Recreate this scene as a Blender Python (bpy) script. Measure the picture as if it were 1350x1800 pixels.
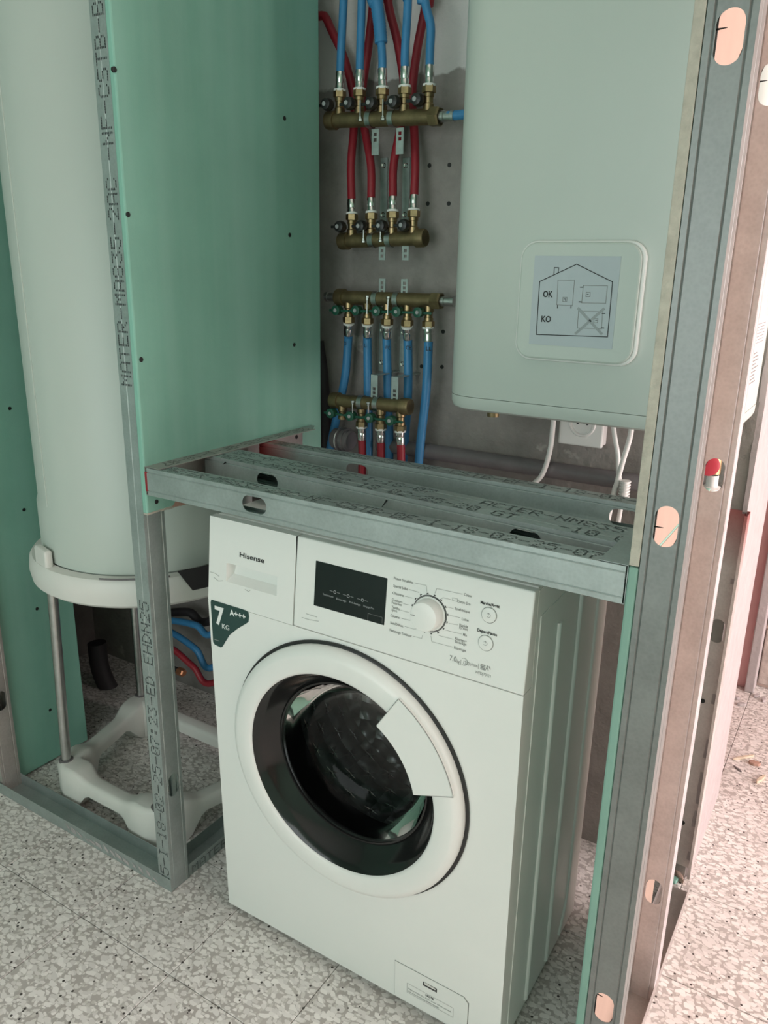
import bpy, bmesh, math, random
from mathutils import Vector, Matrix
random.seed(7)
sc = bpy.context.scene
for o in list(bpy.data.objects): bpy.data.objects.remove(o)
COL = sc.collection

# ------------------------------------------------------------------ camera
YAW, PITCH, ROLL, F, CAMH = 0.55441769, 0.29892491, -0.01853496, 1388.128, 1.25439922
_f = Vector((-math.sin(YAW)*math.cos(PITCH), math.cos(YAW)*math.cos(PITCH), -math.sin(PITCH)))
_r0 = Vector((math.cos(YAW), math.sin(YAW), 0)); _d0 = _f.cross(_r0)
CR = _r0*math.cos(ROLL)+_d0*math.sin(ROLL); CD = -_r0*math.sin(ROLL)+_d0*math.cos(ROLL)
CAM = Vector((0, 0, CAMH))
cd = bpy.data.cameras.new('camera'); cam = bpy.data.objects.new('camera', cd); COL.objects.link(cam)
cd.sensor_fit = 'VERTICAL'; cd.sensor_height = 36; cd.lens = F/1800*36; cd.clip_start = .02
m = Matrix.Identity(4)
for i in range(3): m[i][0], m[i][1], m[i][2], m[i][3] = CR[i], -CD[i], -_f[i], CAM[i]
cam.matrix_world = m; sc.camera = cam
def ray(x, y): return CR*((x-675)/F)+CD*((y-900)/F)+_f
def on(x, y, ax, v):                       # photo pixel -> point on an axis plane
    d = ray(x, y); return CAM+d*((v-CAM[ax])/d[ax])
def onp(x, y, p, n):                       # photo pixel -> point on any plane
    d = ray(x, y); return CAM+d*((p-CAM).dot(n)/d.dot(n))

# ------------------------------------------------------------------ light
w = bpy.data.worlds.new('daylight'); sc.world = w; w.use_nodes = True
w.node_tree.nodes['Background'].inputs[0].default_value = (.86, .93, 1, 1)
w.node_tree.nodes['Background'].inputs[1].default_value = 0.8
def area(name, loc, rot, sx, sy, power, col):
    l = bpy.data.lights.new(name, 'AREA'); l.shape = 'RECTANGLE'; l.size = sx; l.size_y = sy
    l.energy = power; l.color = col
    o = bpy.data.objects.new(name, l); COL.objects.link(o); o.location = loc; o.rotation_euler = rot; return o
H = math.pi/2
area('window_light_right', (2.56, 1.52, 1.2), (0, H, 0), 2.0, 1.9, 120, (1, .85, .83))
area('window_light_rear', (-.75, -1.06, 1.15), (H, 0, 0), 1.5, 1.3, 13.5, (.91, 1, .97))
vs = sc.view_settings; vs.view_transform = 'Standard'; vs.look = 'None'; vs.gamma = 1; vs.use_curve_mapping = False
vs.exposure = 0.12

# ------------------------------------------------------------------ materials
MATS = {}
def nodes(mt): return mt.node_tree.nodes, mt.node_tree.links
def mat(name, col, rough=.5, metal=0, var=.0, vscale=8, bump=0, bscale=60, spec=.5, emit=None):
    mt = bpy.data.materials.new(name); mt.use_nodes = True; N, L = nodes(mt); b = N['Principled BSDF']
    b.inputs['Roughness'].default_value = rough; b.inputs['Metallic'].default_value = metal
    b.inputs['Specular IOR Level'].default_value = spec
    b.inputs['Base Color'].default_value = (*col, 1)
    g = N.new('ShaderNodeNewGeometry')
    if var:
        n = N.new('ShaderNodeTexNoise'); n.inputs['Scale'].default_value = vscale; n.inputs['Detail'].default_value = 6
        n.inputs['Roughness'].default_value = .62
        r = N.new('ShaderNodeValToRGB'); e = r.color_ramp.elements
        e[0].position, e[1].position = .3, .7
        e[0].color = (*[max(0, c*(1-var)) for c in col], 1); e[1].color = (*[min(1, c*(1+var)) for c in col], 1)
        L.new(g.outputs['Position'], n.inputs['Vector']); L.new(n.outputs['Fac'], r.inputs['Fac']); L.new(r.outputs['Color'], b.inputs['Base Color'])
    if bump:
        n = N.new('ShaderNodeTexNoise'); n.inputs['Scale'].default_value = bscale; n.inputs['Detail'].default_value = 5
        u = N.new('ShaderNodeBump'); u.inputs['Strength'].default_value = bump; u.inputs['Distance'].default_value = .004
        L.new(g.outputs['Position'], n.inputs['Vector']); L.new(n.outputs['Fac'], u.inputs['Height']); L.new(u.outputs['Normal'], b.inputs['Normal'])
    MATS[name] = mt; return mt
M = MATS
mat('white_enamel', (.86, .86, .83), .28, var=.02, vscale=3)
mat('white_plastic', (.85, .85, .82), .38, var=.02, vscale=5)
mat('warm_white_plastic', (.76, .74, .70), .45, var=.03, vscale=6)
mat('heater_white', (.57, .62, .57), .42, var=.015, vscale=3)
mat('black_print', (.02, .02, .02), .6)
mat('grey_print', (.25, .25, .24), .6)
mat('stud_print', (.03, .035, .035), .8)
mat('black_gloss', (.012, .012, .012), .14)
mat('black_plastic', (.02, .02, .02), .4)
mat('display_black', (.01, .014, .014), .25)
mat('pale_print', (.38, .40, .40), .6)
mat('sticker_green', (.02, .06, .055), .35)
mat('white_print', (.85, .86, .85), .5)
mat('green_board', (.225, .465, .37), .82, var=.08, vscale=5, bump=.05, bscale=300)
def streaky(name):                         # faint vertical damp streaks in the green paper
    N, L = nodes(M[name]); b = N['Principled BSDF']; src = b.inputs['Base Color'].links[0].from_socket
    g = N.new('ShaderNodeNewGeometry'); mp = N.new('ShaderNodeMapping'); mp.inputs['Scale'].default_value = (9, 9, .5); L.new(g.outputs['Position'], mp.inputs['Vector'])
    n = N.new('ShaderNodeTexNoise'); n.inputs['Scale'].default_value = 2.2; n.inputs['Detail'].default_value = 5; L.new(mp.outputs[0], n.inputs['Vector'])
    r = N.new('ShaderNodeMapRange'); r.inputs['From Min'].default_value = .35; r.inputs['From Max'].default_value = .68; r.inputs['To Min'].default_value = 0; r.inputs['To Max'].default_value = .45; L.new(n.outputs['Fac'], r.inputs['Value'])
    x = N.new('ShaderNodeMix'); x.data_type = 'RGBA'; x.inputs[7].default_value = (.32, .55, .47, 1); L.new(r.outputs[0], x.inputs[0]); L.new(src, x.inputs[6]); L.new(x.outputs[2], b.inputs['Base Color'])
streaky('green_board')
mat('green_edge', (.25, .42, .35), .8, var=.08, vscale=9)
mat('gypsum', (.50, .47, .40), .9, var=.18, vscale=40, bump=.5, bscale=150)
mat('board_back', (.42, .31, .25), .9, var=.05, vscale=14)
mat('screw_black', (.012, .012, .012), .5)
mat('brass', (.40, .29, .16), .4, 1, var=.25, vscale=60)
mat('dark_brass', (.21, .165, .085), .5, .75, var=.25, vscale=40)
mat('chrome', (.72, .71, .69), .2, 1, var=.1, vscale=80)
mat('steel', (.55, .55, .54), .32, 1, var=.12, vscale=50)
mat('zinc_plate', (.42, .48, .46), .45, .7, var=.15, vscale=50)
mat('pipe_blue', (.05, .235, .47), .42, var=.08, vscale=30)
mat('pipe_red', (.30, .018, .03), .45, var=.1, vscale=30)
mat('valve_green', (.012, .09, .055), .4)
mat('grey_pvc', (.17, .155, .16), .5, var=.15, vscale=18)
mat('dark_rubber', (.03, .025, .028), .6)
mat('copper', (.58, .24, .13), .4, .8)
mat('red_knob', (.45, .03, .05), .35)
mat('plaster_white', (.46, .41, .41), .85, var=.08, vscale=25, bump=.4, bscale=80)
mat('pink_paint', (.80, .44, .45), .7, var=.06, vscale=9)
mat('peach_wall', (.74, .56, .50), .9, var=.04, vscale=4)
mat('room_green', (.24, .47, .37), .9, var=.06, vscale=4)
mat('ceiling_white', (.72, .74, .72), .9, var=.03, vscale=4)
mat('block_grey', (.50, .42, .38), .95, var=.2, vscale=30, bump=.8, bscale=60)
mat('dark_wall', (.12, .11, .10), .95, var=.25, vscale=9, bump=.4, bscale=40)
mat('wood_scrap', (.66, .55, .42), .8, var=.15, vscale=40)
mat('brick_red', (.44, .27, .21), .9, var=.2, vscale=60)
mat('scuff_grey', (.45, .45, .43), .7)
mat('frame_white', (.8, .8, .8), .5)
mat('drum_dark', (.06, .06, .062), .4, .4)

def galv(name, base=(.40, .45, .44), red=None, warm=False):
    mt = mat(name, base, .42, .55); N, L = nodes(mt); b = N['Principled BSDF']; g = N.new('ShaderNodeNewGeometry')
    n = N.new('ShaderNodeTexNoise'); n.inputs['Scale'].default_value = 14; n.inputs['Detail'].default_value = 8; n.inputs['Roughness'].default_value = .7
    v = N.new('ShaderNodeTexVoronoi'); v.inputs['Scale'].default_value = 220
    mx = N.new('ShaderNodeMix'); mx.data_type = 'FLOAT'; mx.inputs[0].default_value = .16
    r = N.new('ShaderNodeValToRGB'); e = r.color_ramp.elements; e[0].position, e[1].position = .28, .75
    e[0].color = (*[c*.82 for c in base], 1); e[1].color = (*[min(1, c*1.18) for c in base], 1)
    L.new(g.outputs['Position'], n.inputs['Vector']); L.new(g.outputs['Position'], v.inputs['Vector'])
    L.new(n.outputs['Fac'], mx.inputs[2]); L.new(v.outputs['Distance'], mx.inputs[3]); L.new(mx.outputs[0], r.inputs['Fac'])
    out = r.outputs['Color']
    if red:                                # sprayed red marking paint near one end
        ax, a, bb = red
        s = N.new('ShaderNodeSeparateXYZ'); L.new(g.outputs['Position'], s.inputs[0])
        mr = N.new('ShaderNodeMapRange'); mr.inputs['From Min'].default_value = a; mr.inputs['From Max'].default_value = bb
        L.new(s.outputs[ax], mr.inputs['Value'])
        c = N.new('ShaderNodeMix'); c.data_type = 'RGBA'; c.inputs[7].default_value = (.36, .05, .05, 1)
        L.new(mr.outputs[0], c.inputs[0]); L.new(out, c.inputs[6]); out = c.outputs[2]
    L.new(out, b.inputs['Base Color'])
    ru = N.new('ShaderNodeMapRange'); ru.inputs['To Min'].default_value = .34; ru.inputs['To Max'].default_value = .55
    L.new(n.outputs['Fac'], ru.inputs['Value']); L.new(ru.outputs[0], b.inputs['Roughness'])
    return mt
galv('galvanised'); galv('galvanised_warm', (.48, .44, .42)); galv('galvanised_shaded', (.25, .262, .255)); galv('galvanised_pink_lit', (.66, .62, .63)); galv('galvanised_light', (.5, .48, .47))  # nearest and second right stud: one zinc, shade and pink room light coloured in
galv('galvanised_red_left', red=(0, -.93, -1.03)); galv('galvanised_lit_red_top', (.66, .60, .58), red=(2, .72, .86))  # rear stud's zinc lightened for light from the right; the red is paint

def terrazzo():
    mt = mat('terrazzo', (.5, .5, .5), .42); N, L = nodes(mt); b = N['Principled BSDF']; g = N.new('ShaderNodeNewGeometry')
    wn = N.new('ShaderNodeTexNoise'); wn.inputs['Scale'].default_value = 40; wn.inputs['Detail'].default_value = 2
    ad = N.new('ShaderNodeVectorMath'); ad.operation = 'MULTIPLY_ADD'; ad.inputs[1].default_value = (.016,)*3
    L.new(g.outputs['Position'], wn.inputs['Vector']); L.new(wn.outputs['Color'], ad.inputs[0]); L.new(g.outputs['Position'], ad.inputs[2])
    def layer(scale, th, rnd, sq, ang):
        mp = N.new('ShaderNodeMapping'); mp.inputs['Rotation'].default_value = (0, 0, ang); mp.inputs['Scale'].default_value = (1, sq, 1); L.new(ad.outputs[0], mp.inputs['Vector'])
        vc = N.new('ShaderNodeTexVoronoi'); vc.inputs['Scale'].default_value = scale; vc.voronoi_dimensions = '2D'; vc.distance = 'MINKOWSKI'; vc.inputs['Exponent'].default_value = 1.5
        L.new(mp.outputs[0], vc.inputs['Vector'])
        bw = N.new('ShaderNodeSeparateColor'); L.new(vc.outputs['Color'], bw.inputs[0])
        t = N.new('ShaderNodeMath'); t.operation = 'MULTIPLY_ADD'; t.inputs[1].default_value = rnd; t.inputs[2].default_value = th
        L.new(bw.outputs[0], t.inputs[0])
        sb = N.new('ShaderNodeMath'); sb.operation = 'SUBTRACT'; L.new(t.outputs[0], sb.inputs[0]); L.new(vc.outputs['Distance'], sb.inputs[1])
        mr = N.new('ShaderNodeMapRange'); mr.inputs['From Min'].default_value = 0; mr.inputs['From Max'].default_value = .06; L.new(sb.outputs[0], mr.inputs['Value'])
        return mr.outputs[0], bw
    c1, w1 = layer(58, .24, .34, 1.5, .5); c2, w2 = layer(115, .16, .34, .65, .2); c3, w3 = layer(66, .17, .36, 1.7, -.9)
    base = N.new('ShaderNodeTexNoise'); base.inputs['Scale'].default_value = 9; base.inputs['Detail'].default_value = 6
    L.new(g.outputs['Position'], base.inputs['Vector'])
    br = N.new('ShaderNodeValToRGB'); e = br.color_ramp.elements; e[0].position, e[1].position = .3, .7
    e[0].color = (.43, .39, .365, 1); e[1].color = (.54, .495, .47, 1); L.new(base.outputs['Fac'], br.inputs['Fac'])
    def chips(src, lo, hi, fac, w):
        r = N.new('ShaderNodeValToRGB'); e = r.color_ramp.elements; e[0].color = (*lo, 1); e[1].color = (*hi, 1)
        L.new(w.outputs[1], r.inputs['Fac'])
        x = N.new('ShaderNodeMix'); x.data_type = 'RGBA'; L.new(fac, x.inputs[0]); L.new(src, x.inputs[6]); L.new(r.outputs['Color'], x.inputs[7])
        return x.outputs[2]
    o = chips(br.outputs['Color'], (.58, .54, .50), (.74, .70, .66), c2, w2)
    o = chips(o, (.70, .655, .63), (.90, .85, .82), c3, w3)
    o = chips(o, (.70, .655, .63), (.90, .855, .82), c1, w1)
    sp = N.new('ShaderNodeTexVoronoi'); sp.inputs['Scale'].default_value = 52; sp.inputs['Randomness'].default_value = 1; L.new(g.outputs['Position'], sp.inputs['Vector'])
    lt = N.new('ShaderNodeMath'); lt.operation = 'LESS_THAN'; lt.inputs[1].default_value = .13; L.new(sp.outputs['Distance'], lt.inputs[0])
    x = N.new('ShaderNodeMix'); x.data_type = 'RGBA'; x.inputs[7].default_value = (.06, .05, .045, 1); L.new(lt.outputs[0], x.inputs[0]); L.new(o, x.inputs[6])
    L.new(x.outputs[2], b.inputs['Base Color'])
terrazzo()

def cement():                              # bare grey render below, remains of white paint above a ragged line
    mt = mat('cement_wall', (.3, .3, .3), .92); N, L = nodes(mt); b = N['Principled BSDF']; g = N.new('ShaderNodeNewGeometry')
    n = N.new('ShaderNodeTexNoise'); n.inputs['Scale'].default_value = 7; n.inputs['Detail'].default_value = 9; n.inputs['Roughness'].default_value = .7
    L.new(g.outputs['Position'], n.inputs['Vector'])
    r = N.new('ShaderNodeValToRGB'); e = r.color_ramp.elements; e[0].position, e[1].position = .3, .72
    e[0].color = (.23, .215, .20, 1); e[1].color = (.37, .345, .32, 1); L.new(n.outputs['Fac'], r.inputs['Fac'])
    n2 = N.new('ShaderNodeTexNoise'); n2.inputs['Scale'].default_value = 16; n2.inputs['Detail'].default_value = 5; L.new(g.outputs['Position'], n2.inputs['Vector'])
    sp = N.new('ShaderNodeMapRange'); sp.inputs['From Min'].default_value = .68; sp.inputs['From Max'].default_value = .74; L.new(n2.outputs['Fac'], sp.inputs['Value'])
    m1 = N.new('ShaderNodeMix'); m1.data_type = 'RGBA'; m1.inputs[7].default_value = (.5, .47, .44, 1)
    L.new(sp.outputs[0], m1.inputs[0]); L.new(r.outputs['Color'], m1.inputs[6])
    s = N.new('ShaderNodeSeparateXYZ'); L.new(g.outputs['Position'], s.inputs[0])
    n3 = N.new('ShaderNodeTexNoise'); n3.inputs['Scale'].default_value = 11; n3.inputs['Detail'].default_value = 4; L.new(g.outputs['Position'], n3.inputs['Vector'])
    ma = N.new('ShaderNodeMath'); ma.operation = 'MULTIPLY_ADD'; ma.inputs[1].default_value = .09; L.new(n3.outputs['Fac'], ma.inputs[0]); L.new(s.outputs[2], ma.inputs[2])
    gt = N.new('ShaderNodeMapRange'); gt.inputs['From Min'].default_value = 1.672; gt.inputs['From Max'].default_value = 1.678; L.new(ma.outputs[0], gt.inputs['Value'])
    m2 = N.new('ShaderNodeMix'); m2.data_type = 'RGBA'; m2.inputs[7].default_value = (.66, .65, .63, 1)
    L.new(gt.outputs[0], m2.inputs[0]); L.new(m1.outputs[2], m2.inputs[6]); L.new(m2.outputs[2], b.inputs['Base Color'])
    n4 = N.new('ShaderNodeTexNoise'); n4.inputs['Scale'].default_value = 70; n4.inputs['Detail'].default_value = 6; L.new(g.outputs['Position'], n4.inputs['Vector'])
    u = N.new('ShaderNodeBump'); u.inputs['Strength'].default_value = .5; u.inputs['Distance'].default_value = .006
    L.new(n4.outputs['Fac'], u.inputs['Height']); L.new(u.outputs['Normal'], b.inputs['Normal'])
cement()

def thin_glass(name, tint, ior=1.5):
    mt = bpy.data.materials.new(name); mt.use_nodes = True; N, L = nodes(mt); N.remove(N['Principled BSDF'])
    t = N.new('ShaderNodeBsdfTransparent'); t.inputs[0].default_value = (*tint, 1)
    gl = N.new('ShaderNodeBsdfGlossy'); gl.inputs['Roughness'].default_value = .04
    fr = N.new('ShaderNodeFresnel'); fr.inputs[0].default_value = ior; mx = N.new('ShaderNodeMixShader')
    L.new(fr.outputs[0], mx.inputs[0]); L.new(t.outputs[0], mx.inputs[1]); L.new(gl.outputs[0], mx.inputs[2])
    L.new(mx.outputs[0], N['Material Output'].inputs[0]); MATS[name] = mt; return mt
thin_glass('door_glass', (.36, .37, .37), 1.22); thin_glass('window_glass', (.95, .96, .96))

def drum_mat():
    mt = mat('drum_steel', (.5, .51, .5), .3, .9); N, L = nodes(mt); b = N['Principled BSDF']; g = N.new('ShaderNodeNewGeometry')
    v = N.new('ShaderNodeTexVoronoi'); v.inputs['Scale'].default_value = 26; v.inputs['Randomness'].default_value = .15; L.new(g.outputs['Position'], v.inputs['Vector'])
    u = N.new('ShaderNodeBump'); u.inputs['Strength'].default_value = 1; u.inputs['Distance'].default_value = .02; L.new(v.outputs['Distance'], u.inputs['Height']); L.new(u.outputs['Normal'], b.inputs['Normal'])
drum_mat()

# ------------------------------------------------------------------ helpers
WL = {}
class MB:
    def __init__(s): s.v = []; s.f = []
    def add(s, vs, fs):
        k = len(s.v); s.v += [Vector(q) for q in vs]; s.f += [tuple(i+k for i in q) for q in fs]; return s
    def box(s, x0, x1, y0, y1, z0, z1):
        return s.add([(x0, y0, z0), (x1, y0, z0), (x1, y1, z0), (x0, y1, z0), (x0, y0, z1), (x1, y0, z1), (x1, y1, z1), (x0, y1, z1)],
                     [(0, 3, 2, 1), (4, 5, 6, 7), (0, 1, 5, 4), (1, 2, 6, 5), (2, 3, 7, 6), (3, 0, 4, 7)])
    def obox(s, c, ax, ay, az):            # oriented box: centre and three half-extent vectors
        c, ax, ay, az = Vector(c), Vector(ax), Vector(ay), Vector(az)
        vs = [c+ax*i+ay*j+az*k for k in (-1, 1) for (i, j) in ((-1, -1), (1, -1), (1, 1), (-1, 1))]
        return s.add(vs, [(0, 3, 2, 1), (4, 5, 6, 7), (0, 1, 5, 4), (1, 2, 6, 5), (2, 3, 7, 6), (3, 0, 4, 7)])
    def lathe(s, prof, c, ax, n=32, cap0=False, cap1=False, a0=0, a1=2*math.pi):
        c, ax = Vector(c), Vector(ax).normalized(); t = Vector((0, 0, 1)) if abs(ax.z) < .9 else Vector((1, 0, 0))
        u = ax.cross(t).normalized(); w_ = ax.cross(u); full = abs(a1-a0-2*math.pi) < 1e-6
        cols = n if full else n+1; k = len(prof); vs = []; fs = []
        for i in range(cols):
            a = a0+(a1-a0)*i/n; d = u*math.cos(a)+w_*math.sin(a)
            vs += [c+d*r+ax*h for r, h in prof]
        for i in range(n):
            j = (i+1) % cols
            for q in range(k-1): fs.append((i*k+q, j*k+q, j*k+q+1, i*k+q+1))
        if cap0: fs.append(tuple(i*k for i in range(cols)))
        if cap1: fs.append(tuple(reversed([i*k+k-1 for i in range(cols)])))
        return s.add(vs, fs)
    def cyl(s, a, b, r, n=20, r2=None):
        a, b = Vector(a), Vector(b); return s.lathe([(r, 0), (r if r2 is None else r2, (b-a).length)], a, b-a, n, True, True)
    def tube(s, pts, r, n=12, caps=True):
        pts = [Vector(p) for p in pts]; rr = r if isinstance(r, (list, tuple)) else [r]*len(pts)
        t0 = (pts[1]-pts[0]).normalized(); u = t0.orthogonal().normalized(); vs = []; fs = []
        for i, p in enumerate(pts):
            t = (pts[min(i+1, len(pts)-1)]-pts[max(i-1, 0)]).normalized()
            u = (u-t*u.dot(t)).normalized(); v2 = t.cross(u)
            vs += [p+(u*math.cos(a)+v2*math.sin(a))*rr[i] for a in [2*math.pi*k/n for k in range(n)]]
        for i in range(len(pts)-1):
            for k in range(n): fs.append((i*n+k, i*n+(k+1) % n, (i+1)*n+(k+1) % n, (i+1)*n+k))
        if caps: fs += [tuple(range(n))[::-1], tuple((len(pts)-1)*n+k for k in range(n))]
        return s.add(vs, fs)
    def prism(s, poly, off):               # polygon (3D points) extruded by vector off
        p = [Vector(q) for q in poly]; n = len(p); off = Vector(off)
        fs = [tuple(range(n))[::-1], tuple(range(n, 2*n))]+[(i, (i+1) % n, (i+1) % n+n, i+n) for i in range(n)]
        return s.add(p+[q+off for q in p], fs)
    def quad(s, o, u, v_): o, u, v_ = Vector(o), Vector(u), Vector(v_); return s.add([o, o+u, o+u+v_, o+v_], [(0, 1, 2, 3)])
    def build(s, name, mt, parent=None, smooth=False, bevel=0, solid=0, seg=2, ang=40, recalc=True):
        lo = [min(v[i] for v in s.v) for i in range(3)]; hi = [max(v[i] for v in s.v) for i in range(3)]
        o_ = Vector(((lo[0]+hi[0])/2, (lo[1]+hi[1])/2, lo[2]))
        me = bpy.data.meshes.new(name); me.from_pydata([v-o_ for v in s.v], [], s.f)
        bm = bmesh.new(); bm.from_mesh(me); bmesh.ops.remove_doubles(bm, verts=bm.verts, dist=1e-6); (bmesh.ops.recalc_face_normals(bm, faces=bm.faces) if recalc else None); bm.to_mesh(me); bm.free()
        me.materials.append(M[mt]); ob = bpy.data.objects.new(name, me); COL.objects.link(ob)
        ob.location = o_-(WL[parent] if parent else Vector()); WL[ob] = o_
        if parent: ob.parent = parent
        if smooth:
            me.shade_smooth()
            me.set_sharp_from_angle(angle=math.radians(ang))
        if solid: q = ob.modifiers.new('thickness', 'SOLIDIFY'); q.thickness = solid; q.offset = 0
        if bevel: q = ob.modifiers.new('bevel', 'BEVEL'); q.width = bevel; q.segments = seg; q.limit_method = 'ANGLE'; q.angle_limit = math.radians(35); q.harden_normals = False
        return ob
def tag(o, label=None, cat=None, group=None, kind=None):
    if label: o['label'] = label
    if cat: o['category'] = cat
    if group: o['group'] = group
    if kind: o['kind'] = kind
    return o
def thing(name, loc, label, cat, group=None):
    o = bpy.data.objects.new(name, None); COL.objects.link(o); o.location = loc; o.empty_display_size = .05; WL[o] = Vector(loc)
    return tag(o, label, cat, group)
def struct(o): o['kind'] = 'structure'; return o
def spline(pts, n=8):
    p = [Vector(q) for q in pts]; p = [p[0]*2-p[1]]+p+[p[-1]*2-p[-2]]; out = []
    for i in range(1, len(p)-2):
        for k in range(n):
            t = k/n; a, b, c, d = p[i-1:i+3]
            out.append(.5*((2*b)+(c-a)*t+(2*a-5*b+4*c-d)*t*t+(3*b-a-3*c+d)*t**3))
    out.append(p[-2]); return out
def text_mesh(name, body, o, u, v, size, mt, parent, align='LEFT', bold=0, lift=.0004, width=None, ysc=1):
    """flat lettering: o = baseline start, u = writing direction, v = up"""
    u, v = Vector(u).normalized(), Vector(v).normalized(); n = u.cross(v)
    c = bpy.data.curves.new(name, 'FONT'); c.body = body; c.size = 1; c.align_x = 'LEFT'; c.offset = bold; c.resolution_u = 3
    t = bpy.data.objects.new(name, c); COL.objects.link(t); dg = bpy.context.evaluated_depsgraph_get()
    me = bpy.data.meshes.new_from_object(t.evaluated_get(dg)); bpy.data.objects.remove(t); bpy.data.curves.remove(c)
    xs = [q.co.x for q in me.vertices] or [0]; x0, x1 = min(xs), max(xs)
    sx = size if width is None else width/(x1-x0)
    if align == 'CENTER': sh = -(x0+x1)/2*sx
    elif align == 'RIGHT': sh = -x1*sx
    else: sh = -x0*sx
    O = Vector(o)+n*lift
    P = [O+u*(q.co.x*sx+sh)+v*q.co.y*size*ysc for q in me.vertices]; base = Vector(o); pw = WL[parent]
    for q, p in zip(me.vertices, P): q.co = p-base
    me.materials.clear(); me.materials.append(M[mt]); ob = bpy.data.objects.new(name, me); COL.objects.link(ob)
    ob.location = base-pw; ob.parent = parent; WL[ob] = base; return ob
FONT = {'-': (8,)*5, '0': (62, 81, 73, 69, 62), '1': (0, 66, 127, 64, 0), '2': (66, 97, 81, 73, 70), '3': (33, 65, 69, 75, 49), '4': (24, 20, 18, 127, 16),
        '5': (39, 69, 69, 69, 57), '7': (1, 113, 9, 5, 3), '8': (54, 73, 73, 73, 54), ':': (0, 54, 54, 0, 0), 'A': (126, 17, 17, 17, 126), 'B': (127, 73, 73, 73, 54),
        'C': (62, 65, 65, 65, 34), 'D': (127, 65, 65, 34, 28), 'E': (127, 73, 73, 73, 65), 'F': (127, 9, 9, 9, 1), 'G': (62, 65, 73, 73, 122), 'H': (127, 8, 8, 8, 127),
        'I': (0, 65, 127, 65, 0), 'L': (127, 64, 64, 64, 64), 'M': (127, 2, 12, 2, 127), 'N': (127, 4, 8, 16, 127), 'P': (127, 9, 9, 9, 6), 'R': (127, 9, 25, 41, 70),
        'S': (70, 73, 73, 73, 49), 'T': (1, 1, 127, 1, 1), ' ': (0,)*5}
def dot_text(s, o, u, v, height, cell, parent, mt='stud_print', lift=.0006, slant=.0):
    """ink-jet dot lettering: o = bottom-left corner, u = writing direction, v = up"""
    o, u, v = Vector(o), Vector(u).normalized(), Vector(v).normalized(); n = u.cross(v); b = MB(); px = height/7
    runs = []
    for i, ch in enumerate(s):
        if ch != ' ' and (i == 0 or s[i-1] == ' '): b = MB(); runs.append(b)
        for c, colb in enumerate(FONT[ch]):
            for r in range(7):
                if colb >> r & 1:
                    p = o+u*(i*cell+c*cell/5.9)+v*((6-r)*px)+n*lift
                    b.quad(p, u*cell/6.6, v*px*.5)
    for b in runs: b.build('printing', mt, parent)

def channel(name, mt, O, a, w_, n_, length, web=.048, flange=.035, slots=(), lip=.005, groove=True, parent=None, ridge=True, slotw=.027, slotl=.05):
    """folded sheet-metal profile: O = centre line of the web at one end, a = along, w_ = across the web, n_ = towards the open side"""
    O, a, w_, n_ = [Vector(q) for q in (O, a, w_, n_)]; b = MB(); h = web/2
    P = lambda s, w, n: O+a*s+w_*w+n_*n
    rd = .0012 if ridge else 0
    half = [(h-.009, 0), (h-.0075, rd), (h-.006, 0), (h, 0)]
    half += [(h, flange*.46), (h-.0012, flange*.5), (h, flange*.54), (h, flange)] if groove else [(h, flange)]
    if lip: half.append((h-lip, flange))
    for sg in (1, -1):
        k = len(half); b.add([P(0, sg*x, y) for x, y in half]+[P(length, sg*x, y) for x, y in half], [(i, i+1, i+1+k, i+k) for i in range(k-1)])
    hw = h-.009; cuts = [0.0]
    for s in slots: cuts += [s-slotl*.72, s+slotl*.72]
    cuts.append(length)
    for i in range(0, len(cuts), 2): b.add([P(cuts[i], -hw, 0), P(cuts[i+1], -hw, 0), P(cuts[i+1], hw, 0), P(cuts[i], hw, 0)], [(0, 1, 2, 3)])
    for s in slots:
        N_ = 32; inn = []; out = []; ho = slotl*.72
        for k in range(N_):
            t = 2*math.pi*(k+.5)/N_; cx, cy = math.cos(t), math.sin(t); r = slotw/2; e = slotl/2-r
            inn.append((s+(e if cx > 0 else -e)+r*cx, r*cy))
            q = max(abs(cx)/ho, abs(cy)/hw); out.append((s+cx/q, cy/q))
        b.add([P(x, y, 0) for x, y in inn]+[P(x, y, 0) for x, y in out], [(k, (k+1) % N_, (k+1) % N_+N_, k+N_) for k in range(N_)])
        for sx in (-1, 1):                 # fill the four corners of the cell
            for sy in (-1, 1):
                cand = [q for q in out if (q[0]-s)*sx > 0 and q[1]*sy > 0]
                A = max(cand, key=lambda q: abs(q[0]-s)*1e3+abs(q[1])); B_ = max([q for q in cand if q != A], key=lambda q: abs(q[1])*1e3+abs(q[0]-s))
                b.add([P(*A, 0), P(s+sx*ho, sy*hw, 0), P(*B_, 0)], [(0, 1, 2)])
    for i, fc in enumerate(b.f):            # consistent outward normals, so that the sheet gets an even thickness
        vv = [b.v[q] for q in fc]; nr = Vector((0, 0, 0))
        for q in range(1, len(vv)-1): nr += (vv[q]-vv[0]).cross(vv[q+1]-vv[0])
        cen = sum(vv, Vector())/len(vv)-O; cw, cn = cen.dot(w_), cen.dot(n_)
        want = -n_ if cn < .0015 and abs(cw) < h-.001 else (n_ if cn > flange-.0005 and abs(cw) < h-.001 else w_*(1 if cw > 0 else -1))
        if nr.dot(want) < 0: b.f[i] = tuple(reversed(fc))
    return b.build(name, mt, parent, solid=.0008, recalc=False)
X, Y, Z = Vector((1, 0, 0)), Vector((0, 1, 0)), Vector((0, 0, 1))

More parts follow.
